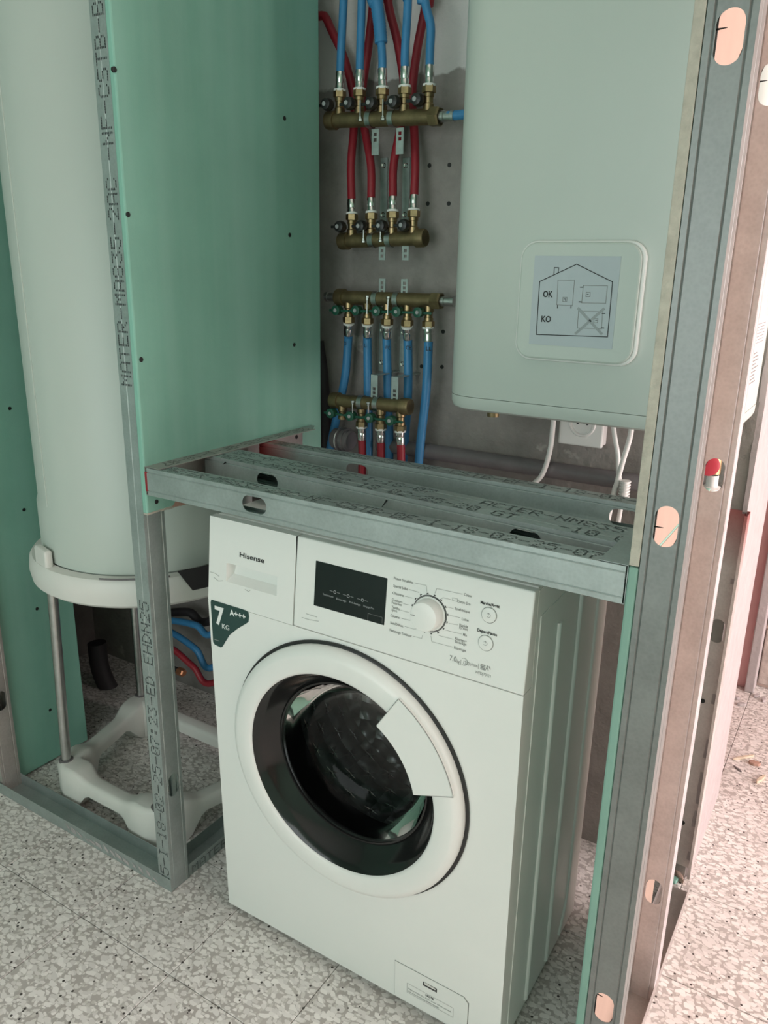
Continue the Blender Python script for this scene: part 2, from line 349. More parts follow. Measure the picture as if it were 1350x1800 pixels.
# ------------------------------------------------------------------ room shell
WY = 1.55
CE = 2.6
fl = struct(MB().box(-3.2, 2.75, -1.3, 2.95, -.12, -.008).build('floor', 'terrazzo'))
def tile_mesh():
    me = bpy.data.meshes.new('tile'); bm = bmesh.new(); bmesh.ops.create_cube(bm, size=1)
    for v in bm.verts: v.co = Vector((v.co.x*.2486, v.co.y*.2486, -.008 if v.co.z < 0 else 0))
    bmesh.ops.bevel(bm, geom=[e for e in bm.edges if all(v.co.z > -.001 for v in e.verts)], offset=.0007, segments=1, affect='EDGES')
    bm.to_mesh(me); bm.free(); me.materials.append(M['terrazzo']); return me
tm = tile_mesh()
for i in range(-9, 14):
    for j in range(-11, 8):
        cx, cy = -.175+.25*(i+.5), .77+.25*(j+.5)
        if not (-2.4 < cx < 1.2 and .1 < cy < 2.55): continue
        t = bpy.data.objects.new('tile', tm); COL.objects.link(t); t.parent = fl; t.location = Vector((cx, cy, 0))-WL[fl]
# floor beyond the built tiles stays a continuous terrazzo bed, flush with them
b = MB()
for q in ((-3.2, 2.75, -1.3, .02), (-3.2, -2.43, .02, 2.95), (1.325, 2.75, .02, 2.95), (-2.43, 1.325, 2.52, 2.95)): b.box(*q, -.008, 0)
b.build('terrazzo_bed', 'terrazzo', fl)

struct(MB().box(-3.2, 2.75, -1.3, 2.95, CE, CE+.1).build('ceiling', 'ceiling_white'))
wb = struct(MB().box(-2.1, -.175, WY, 1.9, 0, CE).build('wall_back', 'cement_wall'))
b = MB()                                   # white plaster coat wrapping the end of the wall, with a broken front edge
zs = [0.0]; 
while zs[-1] < CE: zs.append(min(CE, zs[-1]+random.uniform(.015, .06)))
ys = [WY-.004+random.uniform(-.002, .012) for _ in zs]; xs = [-.175+random.uniform(-.002, .001) for _ in zs]
for i in range(len(zs)-1):
    x = -.166
    b.add([(x, ys[i], zs[i]), (x, 1.9, zs[i]), (x, 1.9, zs[i+1]), (x, ys[i+1], zs[i+1]), (xs[i], ys[i], zs[i]), (-.176, 1.9, zs[i]), (-.176, 1.9, zs[i+1]), (xs[i+1], ys[i+1], zs[i+1])],
          [(0, 1, 2, 3), (0, 3, 7, 4), (1, 5, 6, 2)])
b.build('plaster_coat', 'plaster_white', wb)
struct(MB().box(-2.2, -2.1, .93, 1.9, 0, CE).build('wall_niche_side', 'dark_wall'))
wl = struct(MB().box(-3.2, -1.692, .903, .9165, .012, CE).build('wall_left_front', 'green_board'))
wlx = struct(MB().box(-3.3, -3.2, -1.3, .93, 0, CE).build('wall_left', 'room_green'))
b = MB()
for q in ((-3.2, -1.5, 0, CE), (0, 2.75, 0, CE), (-1.5, 0, 0, .5), (-1.5, 0, 1.8, CE)): b.box(q[0], q[1], -1.2, -1.1, q[2], q[3])
struct(b.build('wall_rear', 'room_green'))
b = MB()
for q in ((-1.2, .57, 0, CE), (2.47, 2.95, 0, CE), (.57, 2.47, 0, .2), (.57, 2.47, 2.2, CE)): b.box(2.6, 2.7, q[0], q[1], q[2], q[3])
struct(b.build('wall_right', 'peach_wall'))
wf = struct(MB().box(-.168, 2.75, 2.56, 2.75, 0, CE).build('wall_far', 'peach_wall'))
bl = MB()
bw_, bh_ = .4, .2
k = 0
me_b = None
for r in range(13):
    for c in range(4):
        x0 = -.165+(c-(.5 if r % 2 else 0))*bw_; x1 = x0+bw_-.012; x0 = max(x0, -.165); 
        if x1-x0 < .05: continue
        MB().box(x0, x1, 2.545, 2.562, r*bh_+.012, r*bh_+bh_).build('block', 'block_grey', wf, bevel=.004)
wp = struct(MB().box(-1.2, -.195, 2.52, 2.62, 0, CE).build('door_1', 'pink_paint'))
struct(MB().box(-.195, -.168, 2.49, 2.62, 0, CE).build('trim_1', 'plaster_white', bevel=.003))
struct(MB().box(-1.3, -1.2, 1.9, 2.62, 0, CE).build('wall_passage', 'peach_wall'))
def window(n, c, along, wdt, hgt, depth_dir):
    g = thing('window_%d' % n, c, None, None); g['kind'] = 'structure'; a = Vector(along); d = Vector(depth_dir); c = Vector(c)
    fb = MB()
    for sx in (-1, 0, 1): fb.obox(c+a*sx*(wdt/2-.025), a*.025, d*.03, Z*hgt/2)
    for sz in (-1, 1): fb.obox(c+Z*sz*(hgt/2-.025), a*wdt/2, d*.028, Z*.025)
    fb.build('window_frame', 'frame_white', g)
    for sx in (-1, 1): MB().obox(c+a*sx*(wdt/4), a*(wdt/4-.025), d*.003, Z*(hgt/2-.05)).build('pane', 'window_glass', g)
window(1, (2.66, 1.52, 1.2), (0, 1, 0), 1.9, 2.0, (1, 0, 0))
window(2, (-.75, -1.16, 1.15), (1, 0, 0), 1.5, 1.3, (0, 1, 0))

# ------------------------------------------------------------------ green plasterboards
def screws(parent, pts, nrm, r=.0042):
    for p in pts: MB().lathe([(0, .0012), (r*.7, .0013), (r, .0008), (r, -.003)], p, nrm, 12).build('screw', 'screw_black', parent)
BL = -1.0595
bo = thing('plasterboard', (-1.066, 1.17, .828), 'tall green plasterboard between the cylinder heater and the brass manifolds', 'board', 'green plasterboards')
MB().box(-1.072, BL, .9145, 1.433, .8305, CE).build('panel', 'green_board', bo, bevel=.003)
b = MB(); xs = [.916+.0157*i for i in range(33)]
for i in range(32): b.box(-1.0712, -1.0602, xs[i], xs[i+1], .8275+random.uniform(-.002, .001), .8325)
b.build('gypsum_core', 'gypsum', bo)
MB().prism([on(x, y, 0, BL+.0003) for x, y in ((303, 891), (309, 880), (322, 872), (330, 874), (330, 885), (318, 889))], X*.0004).build('torn_patch', 'brick_red', bo)
screws(bo, [on(x, y, 0, BL) for x, y in ((201, 122), (225, 377), (248, 632), (275, 882), (500, 208), (509, 413), (517, 606))], X)
bo = thing('plasterboard', (-1.675, 1.07, 0), 'dark green plasterboard at the far left behind the cylinder heater', 'board', 'green plasterboards')
MB().box(-1.6825, -1.67, .966, 1.178, .006, CE).build('panel', 'green_board', bo, bevel=.002)
screws(bo, [on(x, y, 0, -1.67) for x, y in ((17, 718), (42, 896), (65, 1070), (88, 1248))], X)
RB = -.2055
bo = thing('plasterboard', (-.212, 1.08, .9185), 'upper right plasterboard with raw beige cut edge beside the metal stud', 'board', 'green plasterboards')
MB().box(RB-.0125, RB, .917, 1.25, .9185, CE).build('panel', 'green_board', bo, bevel=.002)
MB().box(RB-.0122, RB-.0003, .9135, .9172, .9185, CE).build('gypsum_core', 'gypsum', bo, bevel=.001)
MB().box(RB, RB+.0006, .917, 1.249, .9195, CE).build('backing_paper', 'board_back', bo)
bo = thing('plasterboard', (-.212, 1.2, .008), 'lower right plasterboard with green paper edge beside the washing machine', 'board', 'green plasterboards')
MB().box(RB-.0125, RB, .9135, 1.36, .008, .917).build('panel', 'green_edge', bo, bevel=.003)
MB().box(RB, RB+.0006, .917, 1.359, .012, .914).build('backing_paper', 'board_back', bo)

# ------------------------------------------------------------------ metal studs and floor tracks
sx = (-.2045-.157)/2
def stud(lbl, *a, **k):
    o = channel('metal_stud', *a, **k); return tag(o, lbl, 'stud', 'galvanised wall studs')
s1 = stud('upright printed metal stud standing free at the washing machine\'s left', 'galvanised', (-1.072, .94, .001), Z, Y, -X, CE-.001, slots=(.247,))
dot_text('25-I-18-02-25-07:23-ED EHDN25', (-1.0765, .9158, .015), Z, -X, .026, .0222, s1)
dot_text('MATER-MA835-2AC -NF-CSTB-BF-N', (-1.0765, .9158, 1.055), Z, -X, .026, .0222, s1)
stud('metal stud at the far left edge of the heater niche', 'galvanised_warm', (-1.655, .942, .001), Z, Y, -X, CE-.001, slots=(.246, .746))
sA = stud('nearest upright metal stud at right, beside the beige plasterboard edge', 'galvanised_shaded', (sx, .914, .001), Z, X, Y, CE-.001, web=.0475, slots=(.249, .973, 1.475))
sB = stud('second upright metal stud at right with the red valve showing through', 'galvanised_pink_lit', (sx+.0005, 1.2, .001), Z, X, Y, CE-.001, web=.0475, slots=(.231, .975, 1.485))
for zc, yc, so_ in ((1.487, .93, sA), (.967, .93, sA), (.252, .93, sA), (1.492, 1.214, sB), (.25, 1.214, sB)):
    MB().cyl((RB+.0012, yc, zc), (RB+.019, yc-.002, zc+.0008), .0016, 8, .0004).build('screw', 'screw_black', so_)
s3 = stud('short metal stud screwed to the rear wall, red paint on top', 'galvanised_lit_red_top', (sx-.005, WY-.001, .03), Z, X, -Y, .806, web=.05, slots=(.557,), groove=False)
screws(s3, [on(x, y, 1, WY-.0018) for x, y in ((1262, 982), (1235, 1232), (1200, 1446))], -Y, .0048)
for x, y in ((1268, 946), (1238, 1162), (1208, 1347), (1187, 1469)):
    p = on(x, y, 1, 1.53); MB().cyl(p-X*.012, p+X*.006, .0014, 8, .0004).build('screw', 'screw_black', s3)
def track(lbl, *a, **k):
    o = channel('floor_track', *a, lip=0, groove=False, ridge=False, **k); return tag(o, lbl, 'track', 'galvanised floor tracks')
track('metal floor track under the right studs', 'galvanised_warm', (sx-.002, .905, .001), Y, X, Z, .605, web=.053, flange=.03)
t1 = track('metal floor track along the front of the cylinder heater stand', 'galvanised', (-1.70, .9405, .001), X, Y, Z, .629, web=.052, flange=.03)
b = MB()
for i in range(14):                        # dried plaster smears on the front flange
    x = -1.11-.022*i; b.quad((x, .9138, .004+.004*random.random()), (-.018*random.uniform(.5, 1.2), 0, random.uniform(.002, .009)), (-.003, 0, random.uniform(.006, .014)))
b.build('plaster_smear', 'plaster_white', t1)
t2 = track('printed metal floor track running back beside the washing machine', 'galvanised', (-1.098, .967, .001), Y, X, Z, .52, web=.05, flange=.03)
dot_text('MATER-MA835-2AC-NF', (-1.0722, .975, .004), Y, Z, .02, .0222, t2)
MB().lathe([(0, .002), (.004, .002), (.004, 0)], on(612 if 0 else 1176, 1583, 2, .002), Z, 14).build('rivet', 'steel', t1).parent = None
bpy.data.objects['rivet'].location = on(1176, 1583, 2, .0022); tag(bpy.data.objects['rivet'], 'domed steel rivet in the right floor track', 'rivet')

# ------------------------------------------------------------------ shelf frame over the washing machine
sf = thing('shelf_frame', (-.64, 1.1, .868), 'horizontal shelf frame of printed metal rails above the washing machine', 'frame')
ZC = .892
def rail(mt, y0, y1, xa, xb, slots, flip=1, web=.048):
    a = Vector((xb-xa, y1-y0, 0)); ln = a.length; a.normalize(); n = Vector((-a.y, a.x, 0))*flip
    return channel('rail', mt, (xa, y0, ZC), a, Z, n, ln, slots=slots, parent=sf, web=web), a, n
r1, a, n = rail('galvanised', .913, .913, -1.052, -.2205, (.244,))
dot_text('MATER-MA835-2AC-NF-CSTB-BF-I-18-02-25-07-', (-1.02, .9175, .9162), X, Y, .026, .0192, r1)
MB().box(-1.0585, -1.0505, .9136, .9142, .874, .909).build('red_end', 'pipe_red', r1)
r2, a, n = rail('galvanised', 1.047, .994, -1.045, -.228, (.16, .66))
dot_text('MATER-MA835-2AC 18 02-25-20 GT   -10 0', Vector((-1.02, 1.049, .9162)), a, n, .026, .0205, r2)
r3, a, n = rail('galvanised', 1.119, 1.066, -1.04, -.228, (.088, .626), -1)
dot_text('2AC-NF-CSTB-BF-I-18-07    ACIER-NM835', Vector((-1.015, 1.0865, .9162)), a, -n, .024, .0205, r3)
MB().cyl((-.626, 1.018, .905), (-.622, .998, .9), .0016, 8, .0004).build('screw', 'screw_black', r2)
MB().cyl((-.989, 1.043, .91), (-.989, 1.036, .908), .0016, 8, .0006).build('screw', 'screw_black', r2)
r4, a, n = rail('galvanised_red_left', 1.19, 1.187, -1.035, -.2205, (.238, .738))
dot_text('ACIER-MA835-2AC-NF-CSTB-BF-I-18-02-25', Vector((-1.0, 1.194, .9162)), X, Y, .026, .0205, r4)
c1 = channel('side_track', 'galvanised_warm', (BL+.0006, .915, ZC), Y, Z, X, .447, web=.0505, flange=.036, lip=0, groove=False, ridge=False, parent=sf)
dot_text('2AC-NF-CSTB-BF-I-18-07', (BL+.006, 1.355, .9175), -Y, X, .024, .019, c1, lift=.0004)
MB().prism([(BL+.001, 1.362, .9172), (BL+.03, 1.362, .9172), (BL+.012, 1.392, .9172), (BL+.001, 1.392, .9172)], Z*.0008).build('cut_tongue', 'galvanised', c1)
screws(c1, [on(521, 768, 0, BL+.0012)], X, .0045)
channel('side_track', 'galvanised', (RB-.0131, .915, ZC), Y, Z, -X, .335, web=.0505, flange=.036, lip=0, groove=False, ridge=False, parent=sf)

# ------------------------------------------------------------------ washing machine
WX0, WX1, WYF, WYB = -.9386, -.3436, .946, 1.315
ZB, ZM, ZT, YM = .018, .690, .842, .9315
P2, P1 = Vector((WX0, WYF, ZB)), Vector((WX0, YM, ZM))
E2 = (Vector((0, YM, ZM))-Vector((0, WYF, ZB))).normalized(); N2 = X.cross(E2)
E1 = (Vector((0, WYF, ZT))-Vector((0, YM, ZM))).normalized(); N1 = X.cross(E1)
pw = lambda x, y: onp(x, y, P1, N1)        # photo pixel on the control panel
pb = lambda x, y: onp(x, y, P2, N2)        # photo pixel on the front sheet
wm = thing('washing_machine', ((WX0+WX1)/2, 1.13, 0), 'white front-loading washing machine under the metal shelf frame', 'washing machine')
DC = pb(675, 900); DC = Vector((-.650, 0, .4495)); DC.y = WYF+(YM-WYF)*(DC.z-ZB)/(ZM-ZB)
yb = lambda z: WYF+(YM-WYF)*(z-ZB)/(ZM-ZB)
b = MB(); HO = .205; NN = 72; ring = []; outp = []
for k in range(NN):
    t = 2*math.pi*(k+.5)/NN; cx, cz = math.cos(t), math.sin(t)
    x, z = DC.x+HO*cx, DC.z+HO*cz; ring.append((x, yb(z), z))
    q = min((WX1-DC.x)/cx if cx > 0 else (WX0-DC.x)/cx, (ZM-DC.z)/cz if cz > 0 else (ZB-DC.z)/cz); x, z = DC.x+q*cx, DC.z+q*cz; outp.append((x, yb(z), z))
b.add(ring+outp, [(k, (k+1) % NN, (k+1) % NN+NN, k+NN) for k in range(NN)])
for cx, cz in ((WX0, ZB), (WX1, ZB), (WX0, ZM), (WX1, ZM)):
    qs = sorted(outp, key=lambda q: (q[0]-cx)**2+(q[2]-cz)**2)
    A = next(q for q in qs if abs(q[0]-cx) < 1e-6); B_ = next(q for q in qs if abs(q[2]-cz) < 1e-6)
    b.add([A, (cx, yb(cz), cz), B_], [(0, 1, 2)])
b.add([(WX0, YM, ZM), (WX1, YM, ZM), (WX1, .975, ZM), (WX0, .975, ZM)], [(0, 1, 2, 3)])
b.add([(WX0, WYF, ZB), (WX1, WYF, ZB), (WX1, YM, ZM), (WX0, YM, ZM), (WX0, WYB, ZB), (WX1, WYB, ZB), (WX1, WYB, ZM), (WX0, WYB, ZM)],
      [(0, 4, 7, 3), (1, 2, 6, 5), (0, 1, 5, 4), (4, 5, 6, 7)])
b.add([(WX0, .9625, ZM), (WX1, .9625, ZM), (WX1, WYB, ZM), (WX0, WYB, ZM), (WX0, .9625, ZT-.004), (WX1, .9625, ZT-.004), (WX1, WYB, ZT-.004), (WX0, WYB, ZT-.004)],
      [(0, 3, 7, 4), (1, 5, 6, 2), (4, 5, 6, 7), (0, 4, 5, 1), (3, 2, 6, 7)])
body = b.build('body', 'white_enamel', wm)
# pressed ribs and seam of the right-hand side sheet
for px_, w2, top, bot in (((973, 1203), .006, .755, .03), ((1006, 1203), .006, .80, .03), ((1035, 1203), .005, .80, .10)):
    yy = on(*px_, 0, WX1).y
    pts = [(WX1-.001, yy, bot), (WX1-.001, yy, top)]
    if bot == .10: pts = [(WX1-.001, yy-.03, .03), (WX1-.001, yy-.004, .085)]+[(WX1-.001, yy, .11), (WX1-.001, yy, top)]
    MB().tube(pts, w2, 10).build('side_rib', 'white_enamel', body, True)
seam = [on(1000, 1035, 0, WX1), on(951, 1083, 0, WX1), on(933, 1300, 0, WX1), on(905, 1640, 0, WX1)]; seam[3].z = .03
MB().tube([p+X*.0002 for p in seam], .0012, 6).build('side_seam', 'white_plastic', body)
MB().box(WX0+.002, WX1-.002, .9635, WYB+.004, ZT-.006, ZT+.0005).build('top_lid', 'white_plastic', wm, bevel=.002)
# control panel: drawer front on the left, fascia on the right
SPL = pw(518.5, 1018).x
def fascia(name, x0, x1, mt='white_plastic', parent=wm):
    b = MB(); pr = [(YM, ZM+.0007), (WYF, ZT), (.962, ZT), (.962, ZM+.0007)]
    b.add([(x0, *p) for p in pr]+[(x1, *p) for p in pr], [(0, 1, 2, 3), (4, 7, 6, 5), (0, 4, 5, 1), (1, 5, 6, 2), (2, 6, 7, 3), (3, 7, 4, 0)])
    return b.build(name, mt, parent, bevel=.0022)
# drawer front with its sunken grip
k = lambda x, y: (360+x/3.75, 880+y/3.75)
dr = [pw(*k(*q)) for q in ((145, 408), (478, 502), (472, 630), (138, 530))]
gx0, gx1 = (dr[0].x+dr[3].x)/2, (dr[1].x+dr[2].x)/2; gz0, gz1 = (dr[2].z+dr[3].z)/2, (dr[0].z+dr[1].z)/2
yp = lambda z: YM+(WYF-YM)*(z-ZM)/(ZT-ZM)
b = MB(); x0, x1 = WX0, SPL-.0008
def ppt(x, z, dy=0): return (x, yp(z)+dy, z)
z0, z1 = ZM+.0007, ZT
b.add([ppt(x0, z0), ppt(x1, z0), ppt(x1, z1), ppt(x0, z1), ppt(gx0, gz0), ppt(gx1, gz0), ppt(gx1, gz1), ppt(gx0, gz1)],
      [(0, 1, 5, 4), (1, 2, 6, 5), (2, 3, 7, 6), (3, 0, 4, 7)])
b.add([ppt(gx0, gz0), ppt(gx1, gz0), ppt(gx1, gz1), ppt(gx0, gz1), ppt(gx0+.004, gz0+.01, .016), ppt(gx1-.012, gz0+.01, .016), ppt(gx1-.012, gz1, .022), ppt(gx0+.004, gz1, .022)],
      [(0, 1, 5, 4), (1, 2, 6, 5), (2, 3, 7, 6), (3, 0, 4, 7), (4, 5, 6, 7)])
b.add([ppt(x0, z0), ppt(x1, z0), ppt(x1, z1), ppt(x0, z1), (x0, .962, z0), (x1, .962, z0), (x1, .962, z1), (x0, .962, z1)], [(0, 1, 5, 4), (1, 2, 6, 5), (2, 3, 7, 6), (3, 0, 4, 7)])
drawer = b.build('detergent_drawer', 'white_plastic', wm)
q = pw(*k(230, 370)); q2 = pw(*k(393, 412))
text_mesh('brand_lettering', 'Hisense', q, X, E1, .0125, 'black_print', drawer, width=(q2-q).length, bold=.022)
fa = fascia('control_fascia', SPL+.0008, WX1)
MB().box(SPL-.0008, SPL+.0008, .945, .95, ZM+.002, ZT-.001).build('drawer_gap', 'black_plastic', wm)
# display
d4 = [pw(*k(*q)) for q in ((738, 393), (1210, 516), (1178, 823), (714, 686))]
dx0, dx1 = (d4[0].x+d4[3].x)/2, (d4[1].x+d4[2].x)/2; dz0, dz1 = (d4[2].z+d4[3].z)/2, (d4[0].z+d4[1].z)/2
disp = MB().prism([Vector(ppt(x, z))-N1*.001 for x, z in ((dx0, dz0), (dx1, dz0), (dx1, dz1), (dx0, dz1))], N1*.0018).build('display', 'display_black', wm, bevel=.0012)
def ptxt(s, pxy, size, parent, mt='black_print', zf=None, align='LEFT', lift=.0012, bold=0, width=None):
    p = pw(*pxy); return text_mesh('lettering', s, p, X, E1, size, mt, parent, align, bold, lift, width)
for s, a_, b_ in (('Température', (780, 620), (850, 635)), ('Essorage', (870, 650), (935, 665)), ('Pré-lavage', (955, 672), (1030, 690)), ('Rinçage Plus', (1048, 698), (1118, 712))):
    p, q = pw(*k(*a_)), pw(*k(*b_)); text_mesh('lettering', s, p, X, E1, .0046, 'pale_print', disp, width=q.x-p.x, lift=.0012)
for c in ((860, 602), (948, 628), (1042, 655)):
    p = pw(*k(*c)); b = MB(); b.lathe([(.0018, 0), (.0026, 0)], p+N1*.0012, N1, 16)
    b.quad(p-X*.010+N1*.0012, X*.006, E1*.0005); b.quad(p+X*.004+N1*.0012, X*.006, E1*.0005); b.build('display_icon', 'pale_print', disp)
b = MB(); p = Vector(ppt(dx0+.104, dz0+.012))+N1*.0012
for u_, v_ in ((X*.026, E1*.0004), (X*.0004, -E1*.011)): b.quad(p, u_, v_)
b.quad(p+X*.026, X*.0004, -E1*.009); b.build('display_outline', 'grey_print', disp)
# programme knob
h = lambda x, y: (640+x/4.219, 980+y/4.219)
KC = pw(*h(486, 416))
b = MB(); b.lathe([(.0285, 0), (.0275, .0003)], KC, N1, 48)
for i in range(16):
    t = math.radians(11+i*22.5); d = X*math.cos(t)+E1*math.sin(t); tt = -X*math.sin(t)+E1*math.cos(t)
    b.quad(KC+d*.0294-tt*.0016+N1*.0006, tt*.0032, d*.0016)
rg = b.build('dial_marks', 'black_print', wm)
knob = MB().lathe([(.0262, 0), (.0262, .001), (.0238, .002), (.0225, .018), (.0212, .0205), (.018, .0215), (0, .0215)], KC, N1, 56).build('programme_knob', 'white_plastic', wm, True, ang=30)
MB().lathe([(.0272, .0002), (.0258, .0012)], KC, N1, 48).build('knob_gap', 'black_plastic', knob)
MB().obox(KC+N1*.0217-X*.0165-E1*.0005, X*.0035, E1*.0005, N1*.0002).build('pointer_mark', 'grey_print', knob)
def leader(pts): 
    b = MB(); P = [pw(*h(*q))+N1*.0006 for q in pts]
    for p, q in zip(P, P[1:]):
        d = (q-p); nn = N1.cross(d).normalized()*.00022; b.add([p-nn, q-nn, q+nn, p+nn], [(0, 1, 2, 3)])
    b.build('leader_line', 'grey_print', fa)
for s, a_, ln, sz in (('Peaux Sensibles', (222, 155), 143, 1), ('Special bébé', (218, 212), 107, 1), ('Chemises', (212, 265), 85, 1), ('Couleurs', (207, 315), 78, 1), ('Foncées', (207, 336), 72, 1), ('Textiles', (205, 370), 62, 1),
                  ('Sport', (205, 390), 42, 1), ('Couette', (198, 432), 66, 1), ('Soin/Délicat', (195, 486), 97, 1), ('Nettoyage Tambour', (190, 540), 165, 1), ('Coton', (742, 277), 58, 1),
                  ('Coton Eco', (692, 326), 98, 1), ('Synthétique', (672, 380), 113, 1), ('Laine', (726, 458), 50, 1), ('Rapide', (708, 502), 64, 1), ('15 min', (706, 522), 64, 1), ('Mix', (735, 574), 30, 1),
                  ('Rinçage+', (676, 603), 86, 1), ('Essorage', (674, 625), 86, 1), ('Essorage', (668, 670), 88, 1)):
    p = pw(*h(*a_)); q = pw(*h(a_[0]+ln, a_[1]+ln*.235))
    text_mesh('lettering', s, p-E1*.001, X, E1, .0058, 'grey_print', fa, width=q.x-p.x, lift=.0006, bold=.012)
for L_ in (((375, 188), (462, 207), (468, 252)), ((332, 236), (408, 258)), ((305, 286), (360, 300)), ((292, 342), (336, 352)), ((272, 390), (334, 408)), ((270, 448), (345, 467)), ((302, 510), (372, 530), (388, 528)),
           ((365, 582), (428, 601), (437, 572)), ((732, 272), (540, 230), (527, 265)), ((645, 312), (585, 297), (576, 305)), ((664, 378), (618, 367)), ((714, 446), (634, 429)), ((700, 500), (628, 487)),
           ((728, 568), (606, 538)), ((664, 606), (556, 578)), ((660, 664), (503, 624), (497, 580))): leader(L_)
for s, a_, e_, c_ in (('Marche/Arrêt', (864, 340), (1006, 366), (928, 427)), ('Départ/Pause', (840, 545), (986, 578), (903, 634))):
    p, q = pw(*h(*a_)), pw(*h(*e_)); text_mesh('lettering', s, p, X, E1, .0062, 'black_print', fa, width=q.x-p.x, lift=.0006, bold=.03)
    c_ = pw(*h(*c_)); bt = MB().lathe([(.0112, .0), (.0108, .0016), (.0098, .002), (0, .002)], c_, N1, 32).build('push_button', 'white_plastic', wm, True)
    MB().lathe([(.0119, .0004), (.0111, .0006)], c_, N1, 36).build('button_gap', 'grey_print', bt)
    g_ = MB().lathe([(.0026, .0023), (.0031, .0023)], c_, N1, 20, a0=.6, a1=5.7); g_.quad(c_+N1*.0023-X*.0003, X*.0006, E1*.004); g_.build('button_icon', 'grey_print', bt)
for s, a_, e_, sz in (('7.0', (635, 750), (685, 765), .0115), ('kg', (688, 770), (710, 776), .008), ('|', (716, 776), (719, 777), .009), ('1200', (738, 780), (780, 790), .0082), ('tr/min', (783, 790), (842, 805), .0075), ('|', (848, 806), (851, 807), .009), ('A', (900, 826), (925, 833), .012), ('WFDJ70121', (825, 846), (940, 874), .006)):
    p, q = pw(*h(*a_)), pw(*h(*e_)); text_mesh('lettering', s, p-E1*.002, X, E1, sz, 'grey_print', fa, width=q.x-p.x, lift=.0006)
MB().lathe([(.0052, .0006), (.0058, .0006)], pw(*h(742, 773)), N1, 20, a0=.9, a1=5.4).build('spin_icon', 'grey_print', fa)
b = MB(); p = pw(*h(862, 822))
for i in range(4): b.quad(p+N1*.0006+E1*(i*.0022-.001), X*.0075, E1*.0013)
b.build('energy_icon', 'grey_print', fa)
MB().add([pw(*h(*q))+N1*.0006 for q in ((925, 808), (930, 806), (940, 828), (936, 832))], [(0, 1, 2, 3)]).build('energy_icon', 'grey_print', fa)
b = MB(); p = pw(*h(655, 318)); 
for u_, v_, o_ in ((X*.008, E1*.0004, Vector()), (X*.008, E1*.0004, E1*.004), (X*.0004, E1*.0044, Vector()), (X*.0004, E1*.0044, X*.008)): b.quad(p+o_+N1*.0006, u_, v_)
b.build('eco_icon', 'grey_print', fa)
# door
RO = .2325
door = MB().lathe([(.229, .003), (.2288, .013), (.2265, .018), (.219, .0235), (.214, .0248), (.200, .0252), (.188, .0244), (.1842, .0228), (.1825, .0195)], DC, N2, 96).build('door_ring', 'white_plastic', wm, True, ang=60)
MB().lathe([(.2, .0005), (.2345, .0005), (.2345, .003), (.231, .003), (.2285, .0042)], DC, N2, 96).build('door_gap_shade', 'black_plastic', wm, True)  # black ring stands for the shadow between door and front sheet
dk = MB().lathe([(.1832, .0205), (.181, .0195), (.172, .004), (.160, -.012), (.152, -.0205)], DC, N2, 96).build('door_bezel', 'black_gloss', wm, True)
MB().lathe([(.152, -.0205), (.1505, -.0175), (.1475, -.0175), (.146, -.022), (.146, -.03)], DC, N2, 96).build('glass_lip', 'black_gloss', dk, True)
MB().lathe([(.146, -.026), (.141, -.042), (.132, -.066), (.118, -.083), (.095, -.093), (.06, -.098), (0, -.1)], DC, N2, 80).build('door_glass', 'door_glass', wm, True, ang=80)
MB().lathe([(.205, -.002), (.205, -.03), (.175, -.05), (.17, -.1), (.195, -.105)], DC, N2, 64).build('door_seal', 'dark_rubber', wm, True)
drum = MB().lathe([(.19, -.105), (.225, -.11), (.225, -.30), (.2, -.315), (.08, -.325), (0, -.325)], DC, N2, 64).build('drum', 'drum_steel', wm, True)
for i in range(3):
    t = math.radians(-70+120*i); d = X*math.cos(t)+E2*math.sin(t); tt = N2.cross(d)
    MB().obox(DC+d*.205-N2*.21, d*.022, tt*.018, N2*.085).build('paddle', 'drum_steel', drum, bevel=.008)
b = MB()                                    # star-shaped pressings of the drum wall
for ia in range(26):
    for iy in range(5):
        t = 2*math.pi*(ia+.5*(iy % 2))/26; d = X*math.cos(t)+E2*math.sin(t); tt = N2.cross(d); c = DC+d*.2235-N2*(.13+.036*iy)
        for s_ in range(3):
            a_ = math.pi*s_/3; e_ = tt*math.cos(a_)+N2*math.sin(a_); g_ = tt*-math.sin(a_)+N2*math.cos(a_)
            b.add([c-e_*.017, c-g_*.002-d*.0015, c+e_*.017, c+g_*.002-d*.0015], [(0, 1, 2, 3)])
st = b.build('star_pressings', 'chrome', drum); st['kind'] = 'stuff'
# handle flap on the door
hp = DC+N2*.0275; cpx = lambda x, y: (400+x/2.935, 1100+y/2.935); ho = [onp(*cpx(*q), hp, N2) for q in ((912, 338), (773, 508), (945, 870), (1200, 893))]
ang = [math.atan2((q-hp).dot(E2), (q-hp).dot(X)) for q in ho]; rad = [(q-hp).length for q in ho]
a_lo, a_hi = (ang[2]+ang[3])/2, (ang[0]+ang[1])/2; NI = 14; pol = []
for i in range(NI+1): t = ang[0]+(ang[3]-ang[0])*i/NI; pol.append((t, .2235))
for i in range(NI+1): t = ang[2]+(ang[1]-ang[2])*i/NI; pol.append((t, (rad[1]+rad[2])/2))
P3 = [DC+N2*.020+(X*math.cos(t)+E2*math.sin(t))*r for t, r in pol]
b = MB(); n_ = len(pol); b.add(P3+[p+N2*(.0085 if i > NI else .0070) for i, p in enumerate(P3)], [(i, (i+1) % n_, (i+1) % n_+n_, i+n_) for i in range(n_)])
kk = n_
for i in range(NI): b.f.append((kk+i, kk+i+1, kk+n_-2-i, kk+n_-1-i))
hd = b.build('door_handle', 'white_plastic', wm, bevel=.0015)
b = MB()
for (t, r), (t2, r2) in zip(pol, pol[1:]+pol[:1]):
    if t == t2 and r == r2: continue
